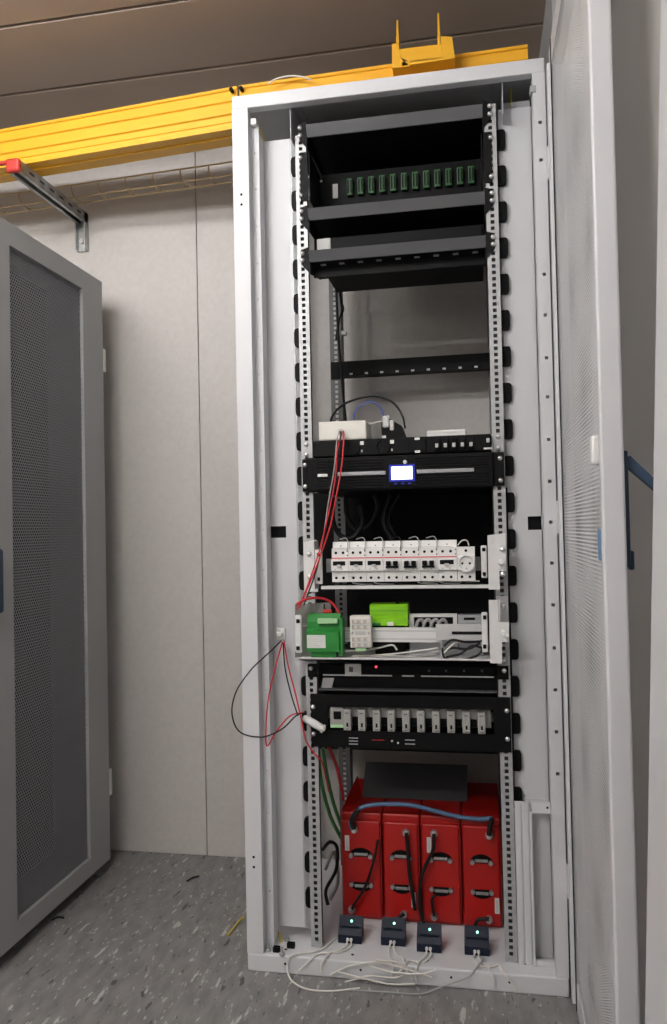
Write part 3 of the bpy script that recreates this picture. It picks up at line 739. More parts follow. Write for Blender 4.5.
for i in range(6):                     # small jumper wires over the breakers
    x = bxs[i+1]
    wire('jumper_wire', [(x-.004, -.0085, ZBT-.004), (x-.002, -.004, ZBT+.008), (x-.004, .006, ZBC+.003), (x-.012, .02, ZBC+.010), (x-.03, .034, ZBC+.006)], .0013, GRW if i != 3 else BLKC, 'thin jumper wire over the %s joint from the socket outlet in the white breaker row' % ('seventh', 'sixth', 'fifth', 'fourth', 'third', 'second')[i], 'wire', 'jumper wires over the white breakers', 4)
wire('jumper_wire', [(bxs[-1]+.002, .0, ZBT+.004), (bxs[-1]+.014, .0, ZBT+.016), (xsock-.018, .0, ZBT+.015), (xsock-.014, .004, ZBT+.003)], .0015, WHW, 'white jumper wire hooped above the socket outlet', 'wire')
for i in range(7):
    x = .24+i*.055
    wire('wire_tail', [(x, .0, ZB0-.003), (x+.015, .004, bzb+.012), (x+.05, .012, bzb+.010)], .0018, GRW if i % 3 else BLKC, 'short wire tail below the white breakers, %s from the socket outlet end' % ('seventh', 'sixth', 'fifth', 'fourth', 'third', 'second', 'first')[i], 'wire', 'wire tails below the white breakers', 4)
wire('lip_cable', [(.47, .015, bzb+.013), (.52, .012, bzb+.017), (.57, .012, bzb+.015), (.612, .01, bzb+.016)], .0022, WHW, 'white cable lying on the lip below the socket outlet', 'cable')

# ------------------------------------------------------------------ module shelf with green and white modules
YM = -.02                               # its front plane
mzb = mid(664, 659, YM)
def mz(y, x=400): return zp(x, y, YM)
mp_ = Thing('module_shelf', 'white module shelf below the breaker row, holding green terminals', 'rack shelf', (.42, .03, mzb))
xl0 = xp(297, 640, YM); xr1 = xp(500, 640, YM)
mp_.part('shelf_plate', MB().box(xp(299, 662, YM), xp(497, 659, YM), YM, YR-.002, mzb, mzb+.004).box(IX0+.001, IX1-.001, YR-.002, .15, mzb, mzb+.004).box(xp(299, 662, YM), xp(497, 659, YM), YM, YM+.003, mzb, mzb+.008), BRKT)
lx0, lx1 = xp(294, 640, YM), xp(330, 640, YM)
mp_.part('side_plate', MB().prism([(xp(294, 606, YM+.03), mz(606, 300)), (xp(294, 663, YM+.03), mzb+.001), (xp(330, 662, YM+.03), mzb+.005), (xp(330, 606, YM+.03), mz(604, 320))][::-1], 'y', YM+.042, YM+.045), mat('olive_grey_plate', (.15, .155, .14), .5))
mp_.part('handle_plate', MB().rbox(xp(295, 640, YM), xp(302, 640, YM), YM-.003, YM+.006, mz(653, 298), mz(615, 298), .004), BRKT)
for y in (621, 648): mp_.part('square_nut', MB().rbox(xp(296.6, y, YM), xp(300.2, y, YM), YM-.0055, YM-.0031, mz(y, 298)-.005, mz(y, 298)+.005, .001), BLK)
mp_.part('bracket', MB().prism([(xp(490, 661, YM), mz(663, 495)), (xp(502, 661, YM), mz(663, 500)), (xp(502, 650, YM), mz(642, 500)), (xp(509, 641, YM), mz(642, 505)), (xp(509, 622, YM), mz(622, 505)), (xp(498, 622, YM), mz(622, 500)), (xp(498, 610, YM), mz(600, 497)), (xp(489, 610, YM), mz(600, 490))], 'y', YM-.004, YM+.001), BRKT)
mp_.part('bracket_cheek', MB().box(xp(501, 640, YM)-.003, xp(501, 640, YM), YM+.001, YR-.001, mz(662, 500), mz(600, 500)), BRKT)
mp_.part('handle_plate', MB().rbox(xp(482, 640, YM), xp(488, 640, YM), YM-.008, YM+.002, mz(652, 485), mz(612, 485), .003), BRKT)
for y in (617, 646): mp_.part('square_nut', MB().rbox(xp(483, y, YM), xp(486.3, y, YM), YM-.0105, YM-.0081, mz(y, 485)-.005, mz(y, 485)+.005, .001), BLK)
sc = pt(506, 634, YM-.02); mp_.part('thumb_screw', MB().cyl((sc.x-.004, YM-.0042, sc.z+.004), (sc.x, YM-.03, sc.z), .007, 8), WPL)
mp_.part('wing_plate', MB().box(.652, .681, YR-.004, YR-.0005, zp(503, 640, YR), zp(503, 596, YR)), BRKT)
sc = pt(503, 606, YR); mp_.part('screw', MB().dome((sc.x, YR-.004, sc.z), .0075, h=.9), SCREW)
sc = pt(503, 664, YR); mp_.part('screw', MB().dome((.667, YR-.001, mz(665, 503)), .006, h=.9), SCREW)
# rail / wiring duct
mp_.part('din_rail', MB().box(xp(342, 634, .02), xp(441, 632, .02), .018, .022, zp(400, 642, .02), zp(400, 628, .02)).box(xp(342, 634, .02), xp(441, 632, .02), .022, .034, zp(400, 628, .02)-.002, zp(400, 628, .02)), BRKT)
mp_.part('din_rail', MB().box(xp(436, 634, .012), xp(483, 630, .012), .008, .014, zp(455, 640, .012), zp(455, 624, .012)), GRYP)
gz1, gz0 = zp(400, 628, .02), zp(400, 642, .02)
for fz in (.22, .80): mp_.part('rail_fold', MB().box(xp(342, 634, .02), xp(436, 632, .02), .0173, .0179, gz0+(gz1-gz0)*fz-.002, gz0+(gz1-gz0)*fz+.002), GRYP)
mp_.part('rail_slot', MB().rbox(xp(452, 634, .007), xp(483, 631, .007), .0062, .0078, zp(465, 634.5, .007), zp(465, 631.5, .007), .0005), BLK)
mp_.part('rail_post', MB().box(xp(440.5, 640, .012), xp(442, 640, .012), .009, .02, mzb+.0045, zp(441, 640, .012)-.0005), GRYP)

def zt(x, y, Y): return zp(x, y, Y)
# dark green terminal block
YG = -.030
gx0, gx1 = xp(306, 645, YG), xp(339, 645, YG)
gt = Thing('terminal_block', 'dark green terminal box with grey label on the module shelf', 'terminal block', ((gx0+gx1)/2, .0, mzb))
z0, z1, z2, z3 = zt(320, 652, YG), zt(320, 632, YG), zt(320, 625, YG), zt(320, 615, YG)
gt.part('body', MB().prism([(YG, z0), (YG, z1), (YG+.018, z1+.006), (YG+.018, z2+.006), (YG+.035, z3), (YG+.044, z3), (YG+.044, z0)], 'x', gx0, gx1), GRN)
gt.part('side_wing', MB().box(gx1+.0004, gx1+.008, YG+.006, YG+.044, z0-.010, z3-.010), GRN)
lb = gt.part('label', MB().box(xp(307, 640, YG), xp(325.5, 640, YG), YG-.0008, YG-.0002, zt(316, 648, YG), zt(316, 635, YG)), LABEL, label='grey printed label')
for i in range(5):
    zz = zt(316, 636.5+i*2.3, YG); gt.part('label_text', MB().box(xp(308, 640, YG), xp((323, 318, 322, 317, 320)[i], 640, YG), YG-.0011, YG-.0009, zz-.001, zz+.0006), GRYP, lb)
gt.part('connector', MB().rbox(xp(317, 623, YG), xp(337, 623, YG), YG+.006, YG+.017, zt(327, 624, YG), zt(327, 619, YG), .001), TERM)
gt.part('red_cap', MB().rbox(xp(323, 615, .01), xp(332, 615, .01), YG+.036, YG+.043, z3+.0004, z3+.010, .002), REDP)
gt.part('base_foot', MB().box(gx0+.01, gx1-.01, YG+.01, YG+.04, mzb+.0085, z0-.0004), GRN)
gt.part('side_screw', MB().cyl((gx0-.0002, YG+.025, zt(306, 627, YG)), (gx0-.016, YG+.022, zt(306, 627, YG)), .002, 6), ZINC)
# cream relay module
YW = -.01
wx0, wx1 = xp(350, 632, YW), xp(371, 632, YW)
z0, z1 = zt(360, 648, YW), zt(360, 616, YW)
rm = Thing('relay_module', 'cream slotted relay module clipped beside the green terminal box', 'module', ((wx0+wx1)/2, .0, z0))
rm.part('body', MB().rbox(wx0, wx1, YW, YW+.027, z0, z1, .002), CRM)
h = z1-z0
for r, fz in enumerate((.83, .66, .27, .10)):
    bar = rm.part('terminal_row', MB().rbox(wx0+.005, wx1-.005, YW-.0022, YW-.0003, z0+h*fz-.006, z0+h*fz+.006, .0006), GRYP)
    for i in range(6):
        x = wx0+.007+(wx1-wx0-.014)*i/5
        rm.part('terminal_slot', MB().box(x-.0016, x+.0016, YW-.0028, YW-.0023, z0+h*fz-.004, z0+h*fz+.004), CRM if i % 2 else BRASS, bar)
rm.part('display_window', MB().box(wx0+.013, wx1-.013, YW-.001, YW-.0003, z0+h*.40, z0+h*.53), GRYP)
for x in (wx0+.006, wx1-.006): rm.part('screw', MB().dome((x, YW-.0002, z0+h*.47), .0032), ZINC)
rm.part('green_plug', MB().rbox(wx0+.012, wx1-.014, YW+.002, YW+.014, z0-.008, z0-.0004, .001), TERM)
# lime module
YQ = .026
qx0, qx1 = xp(369, 614, YQ), xp(407, 612, YQ)
z0, z1 = zt(388, 626, YQ), zt(388, 605, YQ)
lm = Thing('power_module', 'bright lime green module behind the DIN rail', 'module', ((qx0+qx1)/2, .06, z0))
lm.part('body', MB().prism([(YQ+.010, z0), (YQ+.010, z0+(z1-z0)*.35), (YQ+.016, z0+(z1-z0)*.45), (YQ+.016, z1-.005), (YQ+.021, z1), (YQ+.075, z1), (YQ+.075, z0)], 'x', qx0, qx1), LIME)
lm.part('lid_line', MB().box(qx0-.0004, qx1+.0004, YQ+.0155, YQ+.0753, z0+(z1-z0)*.68, z0+(z1-z0)*.70), GRN)
lm.part('connector', MB().rbox(qx0+.003, qx0+.028, YQ+.004, YQ+.0098, z0, z0+.007, .001), GRN)
lm.part('connector', MB().rbox(qx0+.046, qx0+.062, YQ+.004, YQ+.0098, z0, z0+.009, .001), CRM)
lm.part('knob', MB().cyl((qx0+.07, YQ+.03, z1), (qx0+.07, YQ+.03, z1+.004), .004, 8), BLKP)
lm.part('rail_foot', MB().box(qx0+.01, qx1-.01, YQ+.03, YQ+.06, mzb+.0045, z0-.0004), BLK)
# grey device and white frame with twisted wires
dx_ = [xp(x, 616, .06) for x in (409, 457, 457.5, 483)]
z0, z1 = zt(433, 626, .06), zt(433, 614, .06)
wf = Thing('terminal_strip', 'white terminal frame with twisted grey wires behind the rail', 'terminal strip', ((dx_[0]+dx_[1])/2, .07, z0))
wf.part('frame', MB().box(dx_[0], dx_[1], .06, .075, z1-.008, z1).box(dx_[0], dx_[0]+.012, .06, .075, z0-.004, z1-.008).box(dx_[1]-.010, dx_[1], .06, .075, z0-.004, z1-.008).box(dx_[0], dx_[1], .06, .075, z0-.012, z0-.004), WPL)
wf.part('backing', MB().box(dx_[0]+.012, dx_[1]-.01, .070, .074, z0-.004, z1-.008), BLK)
wf.part('foot', MB().box(dx_[0], dx_[1], .0605, .0745, mzb+.0045, z0-.0125), INNER)
for i in range(4):
    x = dx_[0]+.018+i*.019
    wf.part('twisted_wire', MB().tube(spline([(x, .052, z0-.002), (x+.006, .048, z0+.014), (x+.016, .052, z0+.016), (x+.022, .056, z0+.002)], 5), .0045, 6), GRW)
gd = Thing('grey_module', 'small dark grey module by the right bracket of the shelf', 'module', ((dx_[2]+dx_[3])/2, .06, mzb))
z1g = zt(470, 615, .06)
gd.part('body', MB().rbox(dx_[2]+.001, dx_[3], .055, .09, mzb+.0045, z1g, .002), INNER)
gd.part('window', MB().box(dx_[2]+.016, dx_[3]-.02, .0540, .0548, z1g-.012, z1g-.006), BLK)
# red lead arcing over green block
wire('red_lead', W3([(297, 604, -.042), (307, 599, -.02), (320, 598, .008), (331, 602, .0195), (338, 611, .0195), (342.5, 622, .016)]), .0034, REDW, 'thick red lead arching over the dark green terminal box', 'cable')
wire('black_lead', W3([(326, 611, .012), (324, 606, .02), (328, 602, .03), (334, 608, .03)]), .002, BLKC, 'small black lead over the dark green terminal box', 'cable')
wire('loose_lead', W3([(342, 645, .0), (355, 648, .03), (372, 646, .03), (388, 644, .035)]), .003, BLKC, 'black lead lying under the DIN rail', 'cable')
for i, (L, m) in enumerate([([(342, 651, .01), (360, 650, .03), (378, 648, .03), (392, 645, .02), (397, 650, .02)], WHW), ([(352, 656, .02), (380, 655, .02), (410, 652, .02), (438, 648, .02)], WHW),
                            ([(356, 659, .01), (390, 656, .01), (420, 655, .015), (440, 651, .02)], GRW), ([(350, 658, .03), (375, 658, .03), (405, 656.5, .03), (436, 654, .03)], WHW),
                            ([(441, 655, .0), (447, 650, .0), (455, 643, .01), (466, 641, .02)], WHW)]):
    wire('shelf_wire', W3(L), .0024, m, ('white' if m is WHW else 'grey') + ' wire lying along the module shelf', 'wire', ('white' if m is WHW else 'grey') + ' wires lying along the module shelf')
for L in ([(442, 648, .0), (445, 658, -.005), (460, 660, -.005), (478, 655, .0), (484, 645, .0)], [(444, 646, .005), (452, 640, .005), (466, 642, .005), (480, 641, .01), (484, 636, .01)],
          [(443, 653, .01), (452, 648, .01), (468, 649, .01), (480, 643, .01)], [(446, 657, .01), (460, 654, .01), (472, 646, .015), (482, 648, .01)]):
    wire('black_cable_loop', W3(L), .003, BLKC, 'black cable coiled at the bracket end of the module shelf', 'cable', 'black cables coiled on the module shelf')

# ------------------------------------------------------------------ black panels below
az1, az0 = mid(666, 663), mid(693, 691)
ap = Thing('equipment_chassis', 'black rack chassis below the module shelf with a red light', 'rack unit', (.425, .06, az0))
ap.part('chassis', MB().box(IX0, IX1, .075, .42, az0+.004, az1-.002), BLK)
ap.part('upper_strip', MB().rbox(IX0, IX1, .060, .0748, zt(400, 675, .06), az1-.004, .002), BLKP)
zz = zt(400, 676, .06)
for a, b in ((323, 392), (402, 414), (421, 494)): ap.part('trim_line', MB().box(xp(a, 676, .06), xp(b, 676, .06), .0585, .0598, zz-.0012, zz+.0022), GRYP)
ap.part('lower_edge', MB().box(IX0, IX1, .055, .0748, az0, az0+.004), BLKT)
ap.part('ear', MB().box(.164, IX0, YR-.003, YR-.0004, zt(400, 678, .05), az1), BLK)
ap.part('ear', MB().box(IX1, .678, YR-.003, YR-.0004, zt(400, 678, .05), az1), BLK)
tg = pt(353, 669, .058)
ap.part('rating_tag', MB().box(xp(345, 670, .058), xp(361, 670, .058), .0575, .0598, zt(353, 676, .058), zt(353, 664, .058)), LABEL)
ap.part('rating_mark', MB().box(xp(349, 670, .057), xp(353, 670, .057), .0568, .0574, zt(353, 672, .057), zt(353, 667, .057)), INK)
rl = pt(376, 667, .058); ap.part('status_light', MB().dome((rl.x, .0598, rl.z), .0032), LRED, label='small red light')
for xx in (429, 446, 464, 482): q = pt(xx, 671, .058); ap.part('vent', MB().cyl((q.x, .0599, q.z), (q.x, .0588, q.z), .003, 8), BLKT)
ap.part('grey_bracket', MB().prism([(xp(323, 690, .1), zt(323, 690, .07)), (xp(331, 690, .07), zt(331, 690, .07)), (xp(334, 678, .07), zt(331, 678, .07)), (xp(323, 678, .07), zt(323, 678, .07))], 'y', .0705, .0745), GRYP)
screws(ap, (az1-.012,), YR-.003)

cz1, cz0 = mid(697, 693), mid(747, 750)
cp = Thing('fuse_panel', 'black rack panel carrying a row of dim grey breakers', 'rack panel', (.425, .04, cz0))
ry1, ry0 = mid(709, 706), mid(731, 732)
rx0, rx1 = xp(328, 718, .045), xp(494, 718, .045)
pl = MB().box(.171, rx0, YR-.006, YR-.0004, cz0, cz1).box(rx1, .680, YR-.006, YR-.0004, cz0, cz1).box(rx0, rx1, YR-.006, YR-.0004, ry1, cz1).box(rx0, rx1, YR-.006, YR-.0004, cz0, ry0)
cp.part('face_plate', pl, BLK)
cp.part('chassis', MB().box(IX0+.004, IX1-.004, YR+.06, .40, cz0+.004, cz1-.004), BLK)
cp.part('din_rail', MB().box(IX0+.01, IX1-.01, YR+.045, YR+.05, (ry0+ry1)/2-.012, (ry0+ry1)/2+.012), ZINC)
screws(cp, ((cz0+cz1)/2-.035, (cz0+cz1)/2+.035), YR-.006, (.177, .671))
for i, (a, b, y) in enumerate(((349, 358, 738), (349, 358, 741), (349, 358, 744), (372, 384, 740), (405, 415, 740), (405, 415, 744))):
    cp.part('print_line', MB().box(xp(a, y, .044), xp(b, y, .044), YR-.0066, YR-.0062, zt((a+b)/2, y, .044)-.0012, zt((a+b)/2, y, .044)+.0012), INNER if i != 3 else BREDD)
for xx, yy in ((392, 741), (398, 743)): q = pt(xx, yy, .044); cp.part('indicator', MB().dome((q.x, YR-.006, q.z), .003), GRYP)
mt = Thing('meter_module', 'small grey display module with green edge at the end of the dim breakers', 'module', (rx0+.02, .06, ry0))
mx0, mx1 = xp(329.5, 718, .045), xp(343.5, 718, .045)
mt.part('body', MB().rbox(mx0, mx1, YR, YR+.044, ry0+.005, ry1-.002, .002), DIMP)
mt.part('display', MB().box(mx0+.010, mx1-.007, YR-.0008, YR-.0002, (ry0+ry1)/2-.003, ry1-.013), BLK)
mt.part('green_edge', MB().rbox(mx0+.002, mx1-.001, YR-.003, YR-.0003, ry0+.006, ry0+.014, .001), TERM)
nb = 10
cx0, cx1 = xp(347.5, 718, .045), xp(481.5, 718, .045)
words = ['first', 'second', 'third', 'fourth', 'fifth', 'sixth', 'seventh', 'eighth', 'ninth', 'tenth']
for i in range(nb):
    x = cx0 + (cx1-cx0)*i/(nb-1); pch = (cx1-cx0)/(nb-1)
    t = Thing('circuit_breaker', 'dim grey breaker in the black panel, %s from the display module' % words[i], 'circuit breaker', (x, .06, ry0), 'dim grey breakers in the black panel')
    t.part('body', MB().box(x-pch*.28, x+pch*.70, YR+.012, YR+.044, ry0+.012, ry1-.003) if i < nb-1 else MB().box(x-pch*.28, x+pch*.62, YR+.012, YR+.044, ry0+.012, ry1-.003), DIMP)
    t.part('front', MB().rbox(x-pch*.25, x+pch*.25, YR-.012, YR+.0118, ry0+.002, ry1-.006, .002), DIMP)
    t.part('toggle_slot', MB().box(x-.002, x+.003, YR-.0128, YR-.0121, ry0+.006, ry0+.022), BLK)
    t.part('toggle', MB().rbox(x-.005, x+.006, YR-.017, YR-.0129, ry0+.008, ry0+.012, .001), DIMP)
    t.part('print_mark', MB().box(x-.005, x+.004, YR-.0127, YR-.0121, ry1-.016, ry1-.013), INK)
    if i < nb-1:
        t.part('shadow_gap', MB().box(x+pch*.27, x+pch*.69, YR+.009, YR+.0118, ry0+.013, (ry0+ry1)/2+.002), BLKP)

# ------------------------------------------------------------------ batteries
YV = .215
bx = [xp(341.5, 880, YV), xp(383, 880, YV), xp(421, 880, YV), xp(462, 880, YV), xp(502, 880, YV)]
HBT = zp(420, 815, YV) - BZ
blabs = ['red battery with terminals, far from the white cable frame, label at upper edge', 'red battery second from the bare rear corner, label at lower edge',
         'red battery third along, label below its upper bolt', 'red battery beside the white cable frame, label at lower corner']
spec = [  # upper bolt, label, lower bolt
    ((354.5, 829), (347, 843), (352, 909)), ((406, 832), (413.5, 900), (404, 914)), ((434, 833), (429, 845), (434.5, 916)), ((489, 835), (497, 906), (489, 919))]
for i in range(4):
    x0, x1 = bx[i]+.0012, bx[i+1]-.0012; w = x1-x0; xc = (x0+x1)/2
    t = Thing('battery', blabs[i], 'battery', (xc, YV+.15, BZ), 'red batteries in the bottom of the rack')
    t.part('case', MB().rbox(x0, x1, YV, YV+.30, BZ+.001, BZ+HBT, .005), BRED)
    t.part('front_cover', MB().rbox(x0+.004, x1-.004, YV-.010, YV-.0002, BZ+.012, BZ+HBT-.02, .004), BRED)
    t.part('seam', MB().box(x1-.0026, x1-.0004, YV-.0112, YV-.0002, BZ+.05, BZ+HBT-.03), BREDD)
    for z, s in ((BZ+HBT*.60, 1), (BZ+HBT*.36, -1)):
        hw, hh = w*.30, .024
        poly = [(xc-hw, z), (xc+hw, z)] + [(xc+hw*math.cos(a), z+s*hh*math.sin(a)) for a in [math.pi*k/8 for k in range(1, 8)]]
        if s < 0: poly = poly[::-1]
        rcs = t.part('terminal_recess', MB().prism(poly, 'y', YV-.0118, YV-.0102), BLK)
        t.part('terminal_bar', MB().rbox(xc-hw*.55, xc+hw*.55, YV-.018, YV-.0120, z+s*.008-.0035, z+s*.008+.0035, .001), GALV, rcs)
        for sx_ in (-1, 1): t.part('terminal_post', MB().cyl((xc+sx_*hw*.78, YV-.012, z+s*.004), (xc+sx_*hw*.78, YV-.022, z+s*.004), .006, 8), GALV, rcs)
    ub, lb_, lo = spec[i]
    for q_ in (ub, lo):
        q = pt(*q_, YV-.012)
        bo = t.part('bolt', MB().cyl((q.x, YV-.0102, q.z), (q.x, YV-.020, q.z), .0105, 6), GALV)
        t.part('bolt_head', MB().cyl((q.x, YV-.0202, q.z), (q.x, YV-.028, q.z), .0065, 6), SCREW, bo)
    q = pt(*lb_, YV-.011); lbx = t.part('label', MB().box(q.x-.006, q.x+.0065, YV-.0108, YV-.0102, q.z-.021, q.z+.021), LABEL, label='white paper label')
    t.part('label_text', MB().box(q.x-.0012, q.x+.0015, YV-.0112, YV-.0109, q.z-.017, q.z+.015), GRYP, lbx)
yb = YV-.03
def BW(L, Y=None): return [pt(x, y, (Y if Y is not None else yb)) for x, y in L]
wire('battery_cable', BW([(352, 829), (351, 822), (356, 812), (366, 806), (385, 804), (410, 805), (435, 811), (460, 817), (480, 819), (492, 818)], YV-.022), .0062, SBLUE, 'thick blue-grey cable bridging the outer battery bolts', 'cable')
wire('battery_lead', BW([(489, 835), (490, 827), (492, 818)]), .007, BLKC, 'short black lead at the right battery bolt', 'cable')
wire('battery_lead', BW([(354, 829), (352, 820), (359, 809)]), .007, BLKC, 'short black lead at the left battery bolt', 'cable')
wire('battery_lead', BW([(406, 833), (408, 850), (409, 870), (412, 890), (415, 910)]), .005, BLKC, 'black lead down the second battery', 'cable')
wire('battery_lead', BW([(434, 834), (433, 850), (426, 865), (421, 880), (420, 905), (424, 925)]), .005, BLKC, 'black lead down the third battery', 'cable')
wire('battery_lead', BW([(378, 840), (374, 860), (366, 885), (357, 900), (352, 909)]), .004, BLKC, 'black lead slanting down the first battery', 'cable')
wire('battery_lead', BW([(404, 914), (395, 920), (393, 930)]), .005, BLKC, 'black lead under the second battery lower bolt', 'cable')
wire('battery_lead', BW([(489, 919), (478, 920), (474, 930)]), .005, BLKC, 'black lead under the fourth battery lower bolt', 'cable')
wire('battery_lead', BW([(434, 916), (432, 900), (436, 895)]), .004, BLKC, 'black lead over the third battery lower bolt', 'cable')
# grey board leaning behind the batteries, on top of them
gz = BZ+HBT+.001
single('grey_cover_sheet', MB().prism([(YV+.12, gz), (YV+.21, gz+.078), (YV+.215, gz+.076), (YV+.127, gz)], 'x', bx[0]+.045, bx[4]-.09), mat('dull_grey_sheet', (.045, .045, .048), .6), 'dull grey sheet lying tilted on top of the red batteries', 'sheet')
single('red_flap', MB().add([(bx[0]+.002, YV+.01, gz), (bx[0]+.045, YV+.10, gz), (bx[0]+.030, YV+.12, gz+.06), (bx[0]+.004, YV+.012, gz), (bx[0]+.048, YV+.105, gz), (bx[0]+.033, YV+.125, gz+.06)],
       [(0, 1, 2), (5, 4, 3), (0, 3, 4, 1), (1, 4, 5, 2), (2, 5, 3, 0)]), BRED, 'red triangular flap standing on the first red battery', 'flap')

# ------------------------------------------------------------------ battery monitors on the base
mons = [((350, 934), 1), ((393, 936.5), 2), ((429, 943), 3), ((477, 946), 4)]
mlab = ['navy sensor box under the first red battery', 'navy sensor box under the second red battery', 'navy sensor box under the third red battery', 'navy sensor box under the fourth red battery']
mpos = []
for (c, k), lab in zip(mons, mlab):
    q = ptz(c[0], c[1]+9, BZ); x, y = q.x, q.y
    wm = .031; tl = .024
    t = Thing('battery_monitor', lab + ', green light', 'sensor', (x, y, BZ), 'navy sensor boxes on the rack base')
    # wedge leaning back
    bd = MB().prism([(y-.004, BZ+.001), (y+.040, BZ+.001), (y+.040, BZ+.050), (y+.030, BZ+.058), (y+.004, BZ+.032), (y-.004, BZ+.022)], 'x', x-wm, x+wm)
    t.part('body', bd, NAVY)
    t.part('lid_ridge', MB().box(x-wm*.8, x+wm*.8, y+.0045, y+.008, BZ+.038, BZ+.041), NAVY)
    t.part('status_light', MB().dome((x+.002, y+.020, BZ+.047), .0032, (0, -.6, .8), h=1), LGRN, label='green light')
    for dx in (-.005, .004): t.part('cable_socket', MB().cyl((x+dx, y-.004, BZ+.012), (x+dx, y-.009, BZ+.011), .004, 8), WPL)
    mpos.append((x, y))
zf = BZ+.0035
for i, (x, y) in enumerate(mpos):
    for j_, dx in enumerate((-.005, .004)):
        e = [(-.05, -.02), (.02, -.03), (-.03, -.035), (.04, -.03)][i]
        wire('sensor_wire', [(x+dx, y-.0095, BZ+.011), (x+dx*1.6, y-.03, BZ+.006), (x+dx*2+e[0]*.4*(1+j_*.4), y-.055, zf), (x+e[0]+dx*3, .018+.01*j_, zf), (x+e[0]*1.25+dx*3.5, -.003, BZ+.0035), (x+e[0]*1.5+dx*4, -.010, BZ-.008), (x+e[0]*1.7+dx*6, -.012, .018)], .0021, WHW, 'white wire running from the %s navy sensor box to the front edge' % ('first', 'second', 'third', 'fourth')[i], 'wire', 'white wires of the %s navy sensor box' % ('first', 'second', 'third', 'fourth')[i])
FL = .0035
def FW(L): return [ptz(x, y, z) for x, y, z in L]
wire('white_cable', [ptz(336, 938, BZ+.004), ptz(320, 950, BZ+.004), ptz(303, 953, BZ+.004), ptz(293, 955, BZ+.006), pt(288.5, 958.5, -.006), pt(287, 969, -.012), ptz(292, 981, FL), ptz(307, 989, FL), ptz(330, 991, FL), ptz(360, 988, FL)], .0022, WHW, 'long white cable drooping over the left part of the rack base to the floor', 'cable')
wire('white_cable', [ptz(484, 958, BZ+.006), ptz(478, 966, BZ+.006), pt(466, 978, -.014), pt(443, 986, -.020), ptz(420, 994, FL), ptz(385, 992, FL), ptz(350, 990, FL)], .0022, GRW, 'grey cable from the fourth sensor box down to the floor', 'cable')
for i, L in enumerate([[(330, 975), (350, 966), (375, 962), (395, 966), (415, 972), (432, 978)], [(345, 982), (370, 976), (395, 978), (408, 970), (398, 962), (376, 960)], [(338, 972), (362, 978), (390, 984), (415, 984)], [(370, 966), (390, 972), (420, 974), (436, 970)]]):
    wire('cable_tangle', [pt(x, y, -.006-.004*(i+1)) for x, y in L], .0022, WHW, ('white cable stretched flat across the tangle in front of the base', 'white cable turning back on itself in the tangle at the base', 'white cable hanging lowest in the tangle at the base', 'short white cable end in the tangle near the third sensor box')[i], 'cable', 'white cables tangled at the rack base')

# ------------------------------------------------------------------ loose wiring at the left of the rack
tm = pt(281, 634, .078)
tmn = Thing('cable_tie_mount', 'white cable tie mount stuck on the left blanking panel', 'cable mount', (tm.x, .07, tm.z-.015))
tmn.part('base', MB().rbox(tm.x-.014, tm.x+.012, .076, .0815, tm.z-.015, tm.z+.016, .002), WPL)
tmn.part('loop', MB().rbox(tm.x-.009, tm.x+.005, .066, .0758, tm.z-.007, tm.z+.007, .003), WPL)
wire('black_loop', W3([(281, 641, .056), (272, 650, .012), (262, 659, -.012), (250, 671, -.02), (236, 692, -.03), (232, 714, -.03), (240, 732, -.03), (262, 737, -.02), (282, 729, -.01), (297, 715, .0), (307, 713, .01)]), .0019, BLKC, 'black wire looping out past the left rack post', 'wire')
wire('red_loop', W3([(282.5, 642, .056), (276, 665, .02), (269, 695, .012), (266, 725, .008), (267, 746, .008), (276, 732, .010), (290, 716, .01), (304, 712, .015)]), .0019, REDW, 'red wire hanging in a narrow loop on the blanking panel', 'wire')
wire('red_strand', W3([(284, 641, .056), (288, 665, .045), (295, 692, .03), (301, 718, .014), (306, 740, .02), (314, 753, .034), (322, 762, .044), (326, 778, .10), (329, 792, .15)]), .0021, REDW, 'red wire running from the tie mount down behind the left rail', 'wire')
wire('black_strand', W3([(283.2, 643, .052), (285, 668, .035), (291, 694, .022), (298, 716, .008)]), .0018, BLKC, 'black wire from the tie mount to the white splice', 'wire')
a, b = pt(303, 717, .03), pt(325, 730, .03)
sp = Thing('wire_splice', 'white shrink tube splice across the left rail', 'splice', ((a.x+b.x)/2, .03, b.z))
sp.part('sleeve', MB().tube([a, a.lerp(b, .08), a.lerp(b, .5), a.lerp(b, .92), b], [.005, .009, .0105, .009, .005], 10), WPL)
sp.part('collar', MB().tube([a.lerp(b, .86), a.lerp(b, .95)], .0115, 10), CRM)
for L, m, lab in (([(318, 748, .2), (321, 780, .22), (330, 815, .24), (341, 838, .24)], GYW, 'green cable dropping behind the left rail to the batteries'), ([(323, 748, .2), (327, 775, .22), (334, 805, .24), (343, 830, .24)], GYW, 'second green cable dropping behind the left rail'),
                  ([(328, 745, .2), (336, 765, .22), (342, 790, .24), (343, 800, .25)], REDW, 'red cable dropping behind the left rail'), ([(322, 850, .2), (330, 842, .22), (337, 848, .24), (336, 870, .24), (326, 890, .22), (328, 905, .2)], BLKC, 'black cable bundle curled beside the first battery'),
                  ([(325, 870, .26), (334, 852, .28), (338, 880, .28), (330, 900, .27)], GRW, 'grey cable curled beside the first battery')):
    wire('drop_cable', W3(L), .005, m, lab, 'cable')
for L, lab in (([(331, 200, .5), (335, 260, .5), (338, 330, .5), (342, 380, .5), (346, 425, .5)], 'black cable along the rear left rail, reaching the junction box'), ([(338, 280, .52), (341, 300, .52), (343, 310, .52), (339, 320, .52), (336, 340, .52)], 'black cable bulging from the rear left rail')):
    wire('rear_cable', W3(L), .0042, BLKC, lab, 'cable')
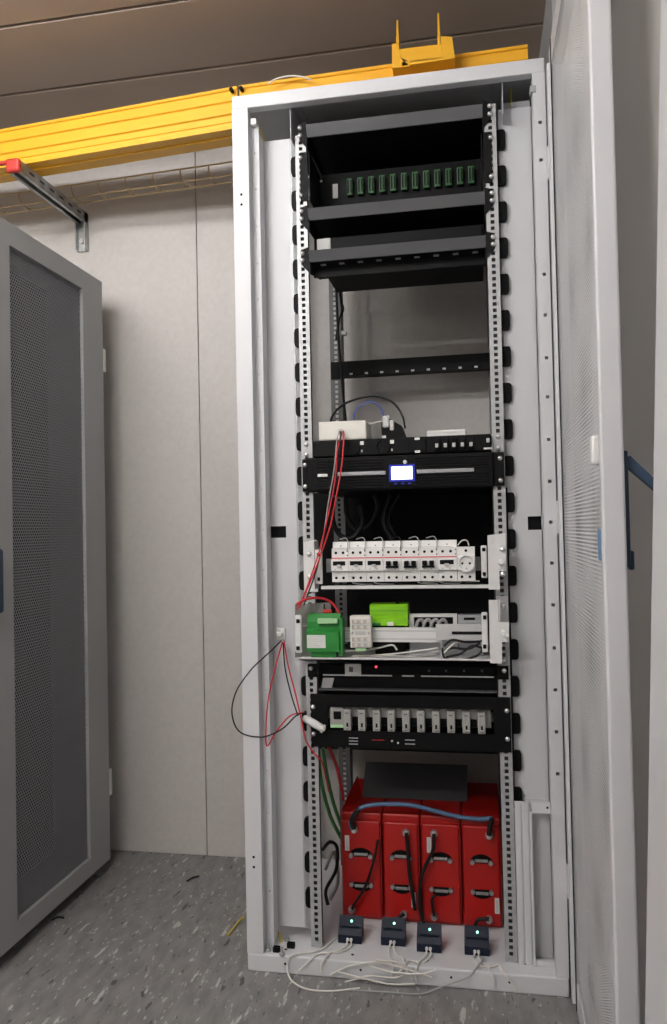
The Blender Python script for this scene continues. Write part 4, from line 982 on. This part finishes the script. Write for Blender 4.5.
q = pt(344, 334, .52); single('cable_clip', MB().rbox(q.x-.008, q.x+.010, .505, .525, q.z-.006, q.z+.008, .003), WPL, 'small white clip on the cable by the rear left rail', 'clip')

# ------------------------------------------------------------------ bits on the base and floor
def bit(c, kind, lab):
    q = ptz(*c, BZ)
    if kind == 'bolt':
        t = Thing('loose_bolt', lab, 'bolt', (q.x, q.y, BZ))
        t.part('head', MB().cyl((q.x, q.y, BZ+.0003), (q.x, q.y, BZ+.006), .008, 6), ZINC)
        t.part('shank', MB().cyl((q.x, q.y, BZ+.006), (q.x, q.y, BZ+.022), .004, 8), ZINC)
    else:
        t = Thing('cage_clip', lab, 'clip', (q.x, q.y, BZ))
        t.part('clip_body', MB().box(q.x-.010, q.x+.010, q.y-.004, q.y-.002, BZ+.0003, BZ+.014).box(q.x-.010, q.x+.010, q.y+.004, q.y+.006, BZ+.0003, BZ+.014).box(q.x-.010, q.x-.008, q.y-.002, q.y+.004, BZ+.0003, BZ+.010), BLK)
        t.part('nut', MB().cyl((q.x, q.y+.001, BZ+.0003), (q.x, q.y+.001, BZ+.008), .0035, 6), ZINC)
bit((268, 951), 'bolt', 'loose bolt in the left corner of the rack base'); bit((277, 952), 'clip', 'black cage clip beside the loose bolt in the base corner')
bit((291, 948), 'clip', 'black cage clip nearer the left rail foot'); bit((287, 941), 'bolt', 'loose bolt near the left rail foot')
bit((282, 955), 'bolt', 'loose bolt next to the base front edge')
q = ptz(272, 935, BZ); single('white_plug', MB().rbox(q.x-.012, q.x+.010, q.y-.008, q.y+.006, BZ+.0005, BZ+.04, .005), WPL, 'white plastic piece in the left corner of the rack base', 'plug')
wire('earth_lead', W3([(268, 908, .076), (272, 918, .074), (278, 932, .070), (283, 944, .064)]), .003, YGW, 'yellow-green earth lead in the left corner of the rack', 'wire')
wire('earth_lead', [ptz(244, 917, .02), ptz(239, 921, .006), ptz(233, 929, .004), ptz(228, 935, .0035)], .003, YGW, 'yellow wire end sticking out on the floor beside the rack', 'wire')
wire('floor_scrap', [ptz(187, 881, .003), ptz(192, 878, .004), ptz(199, 876, .003)], .0025, BLKC, 'black cable scrap on the floor near the back wall', 'scrap')
wire('floor_scrap', [ptz(52, 920, .003), ptz(58, 917, .004), ptz(64, 918, .003)], .0025, BLKC, 'black cable scrap on the floor by the grey cabinet', 'scrap')
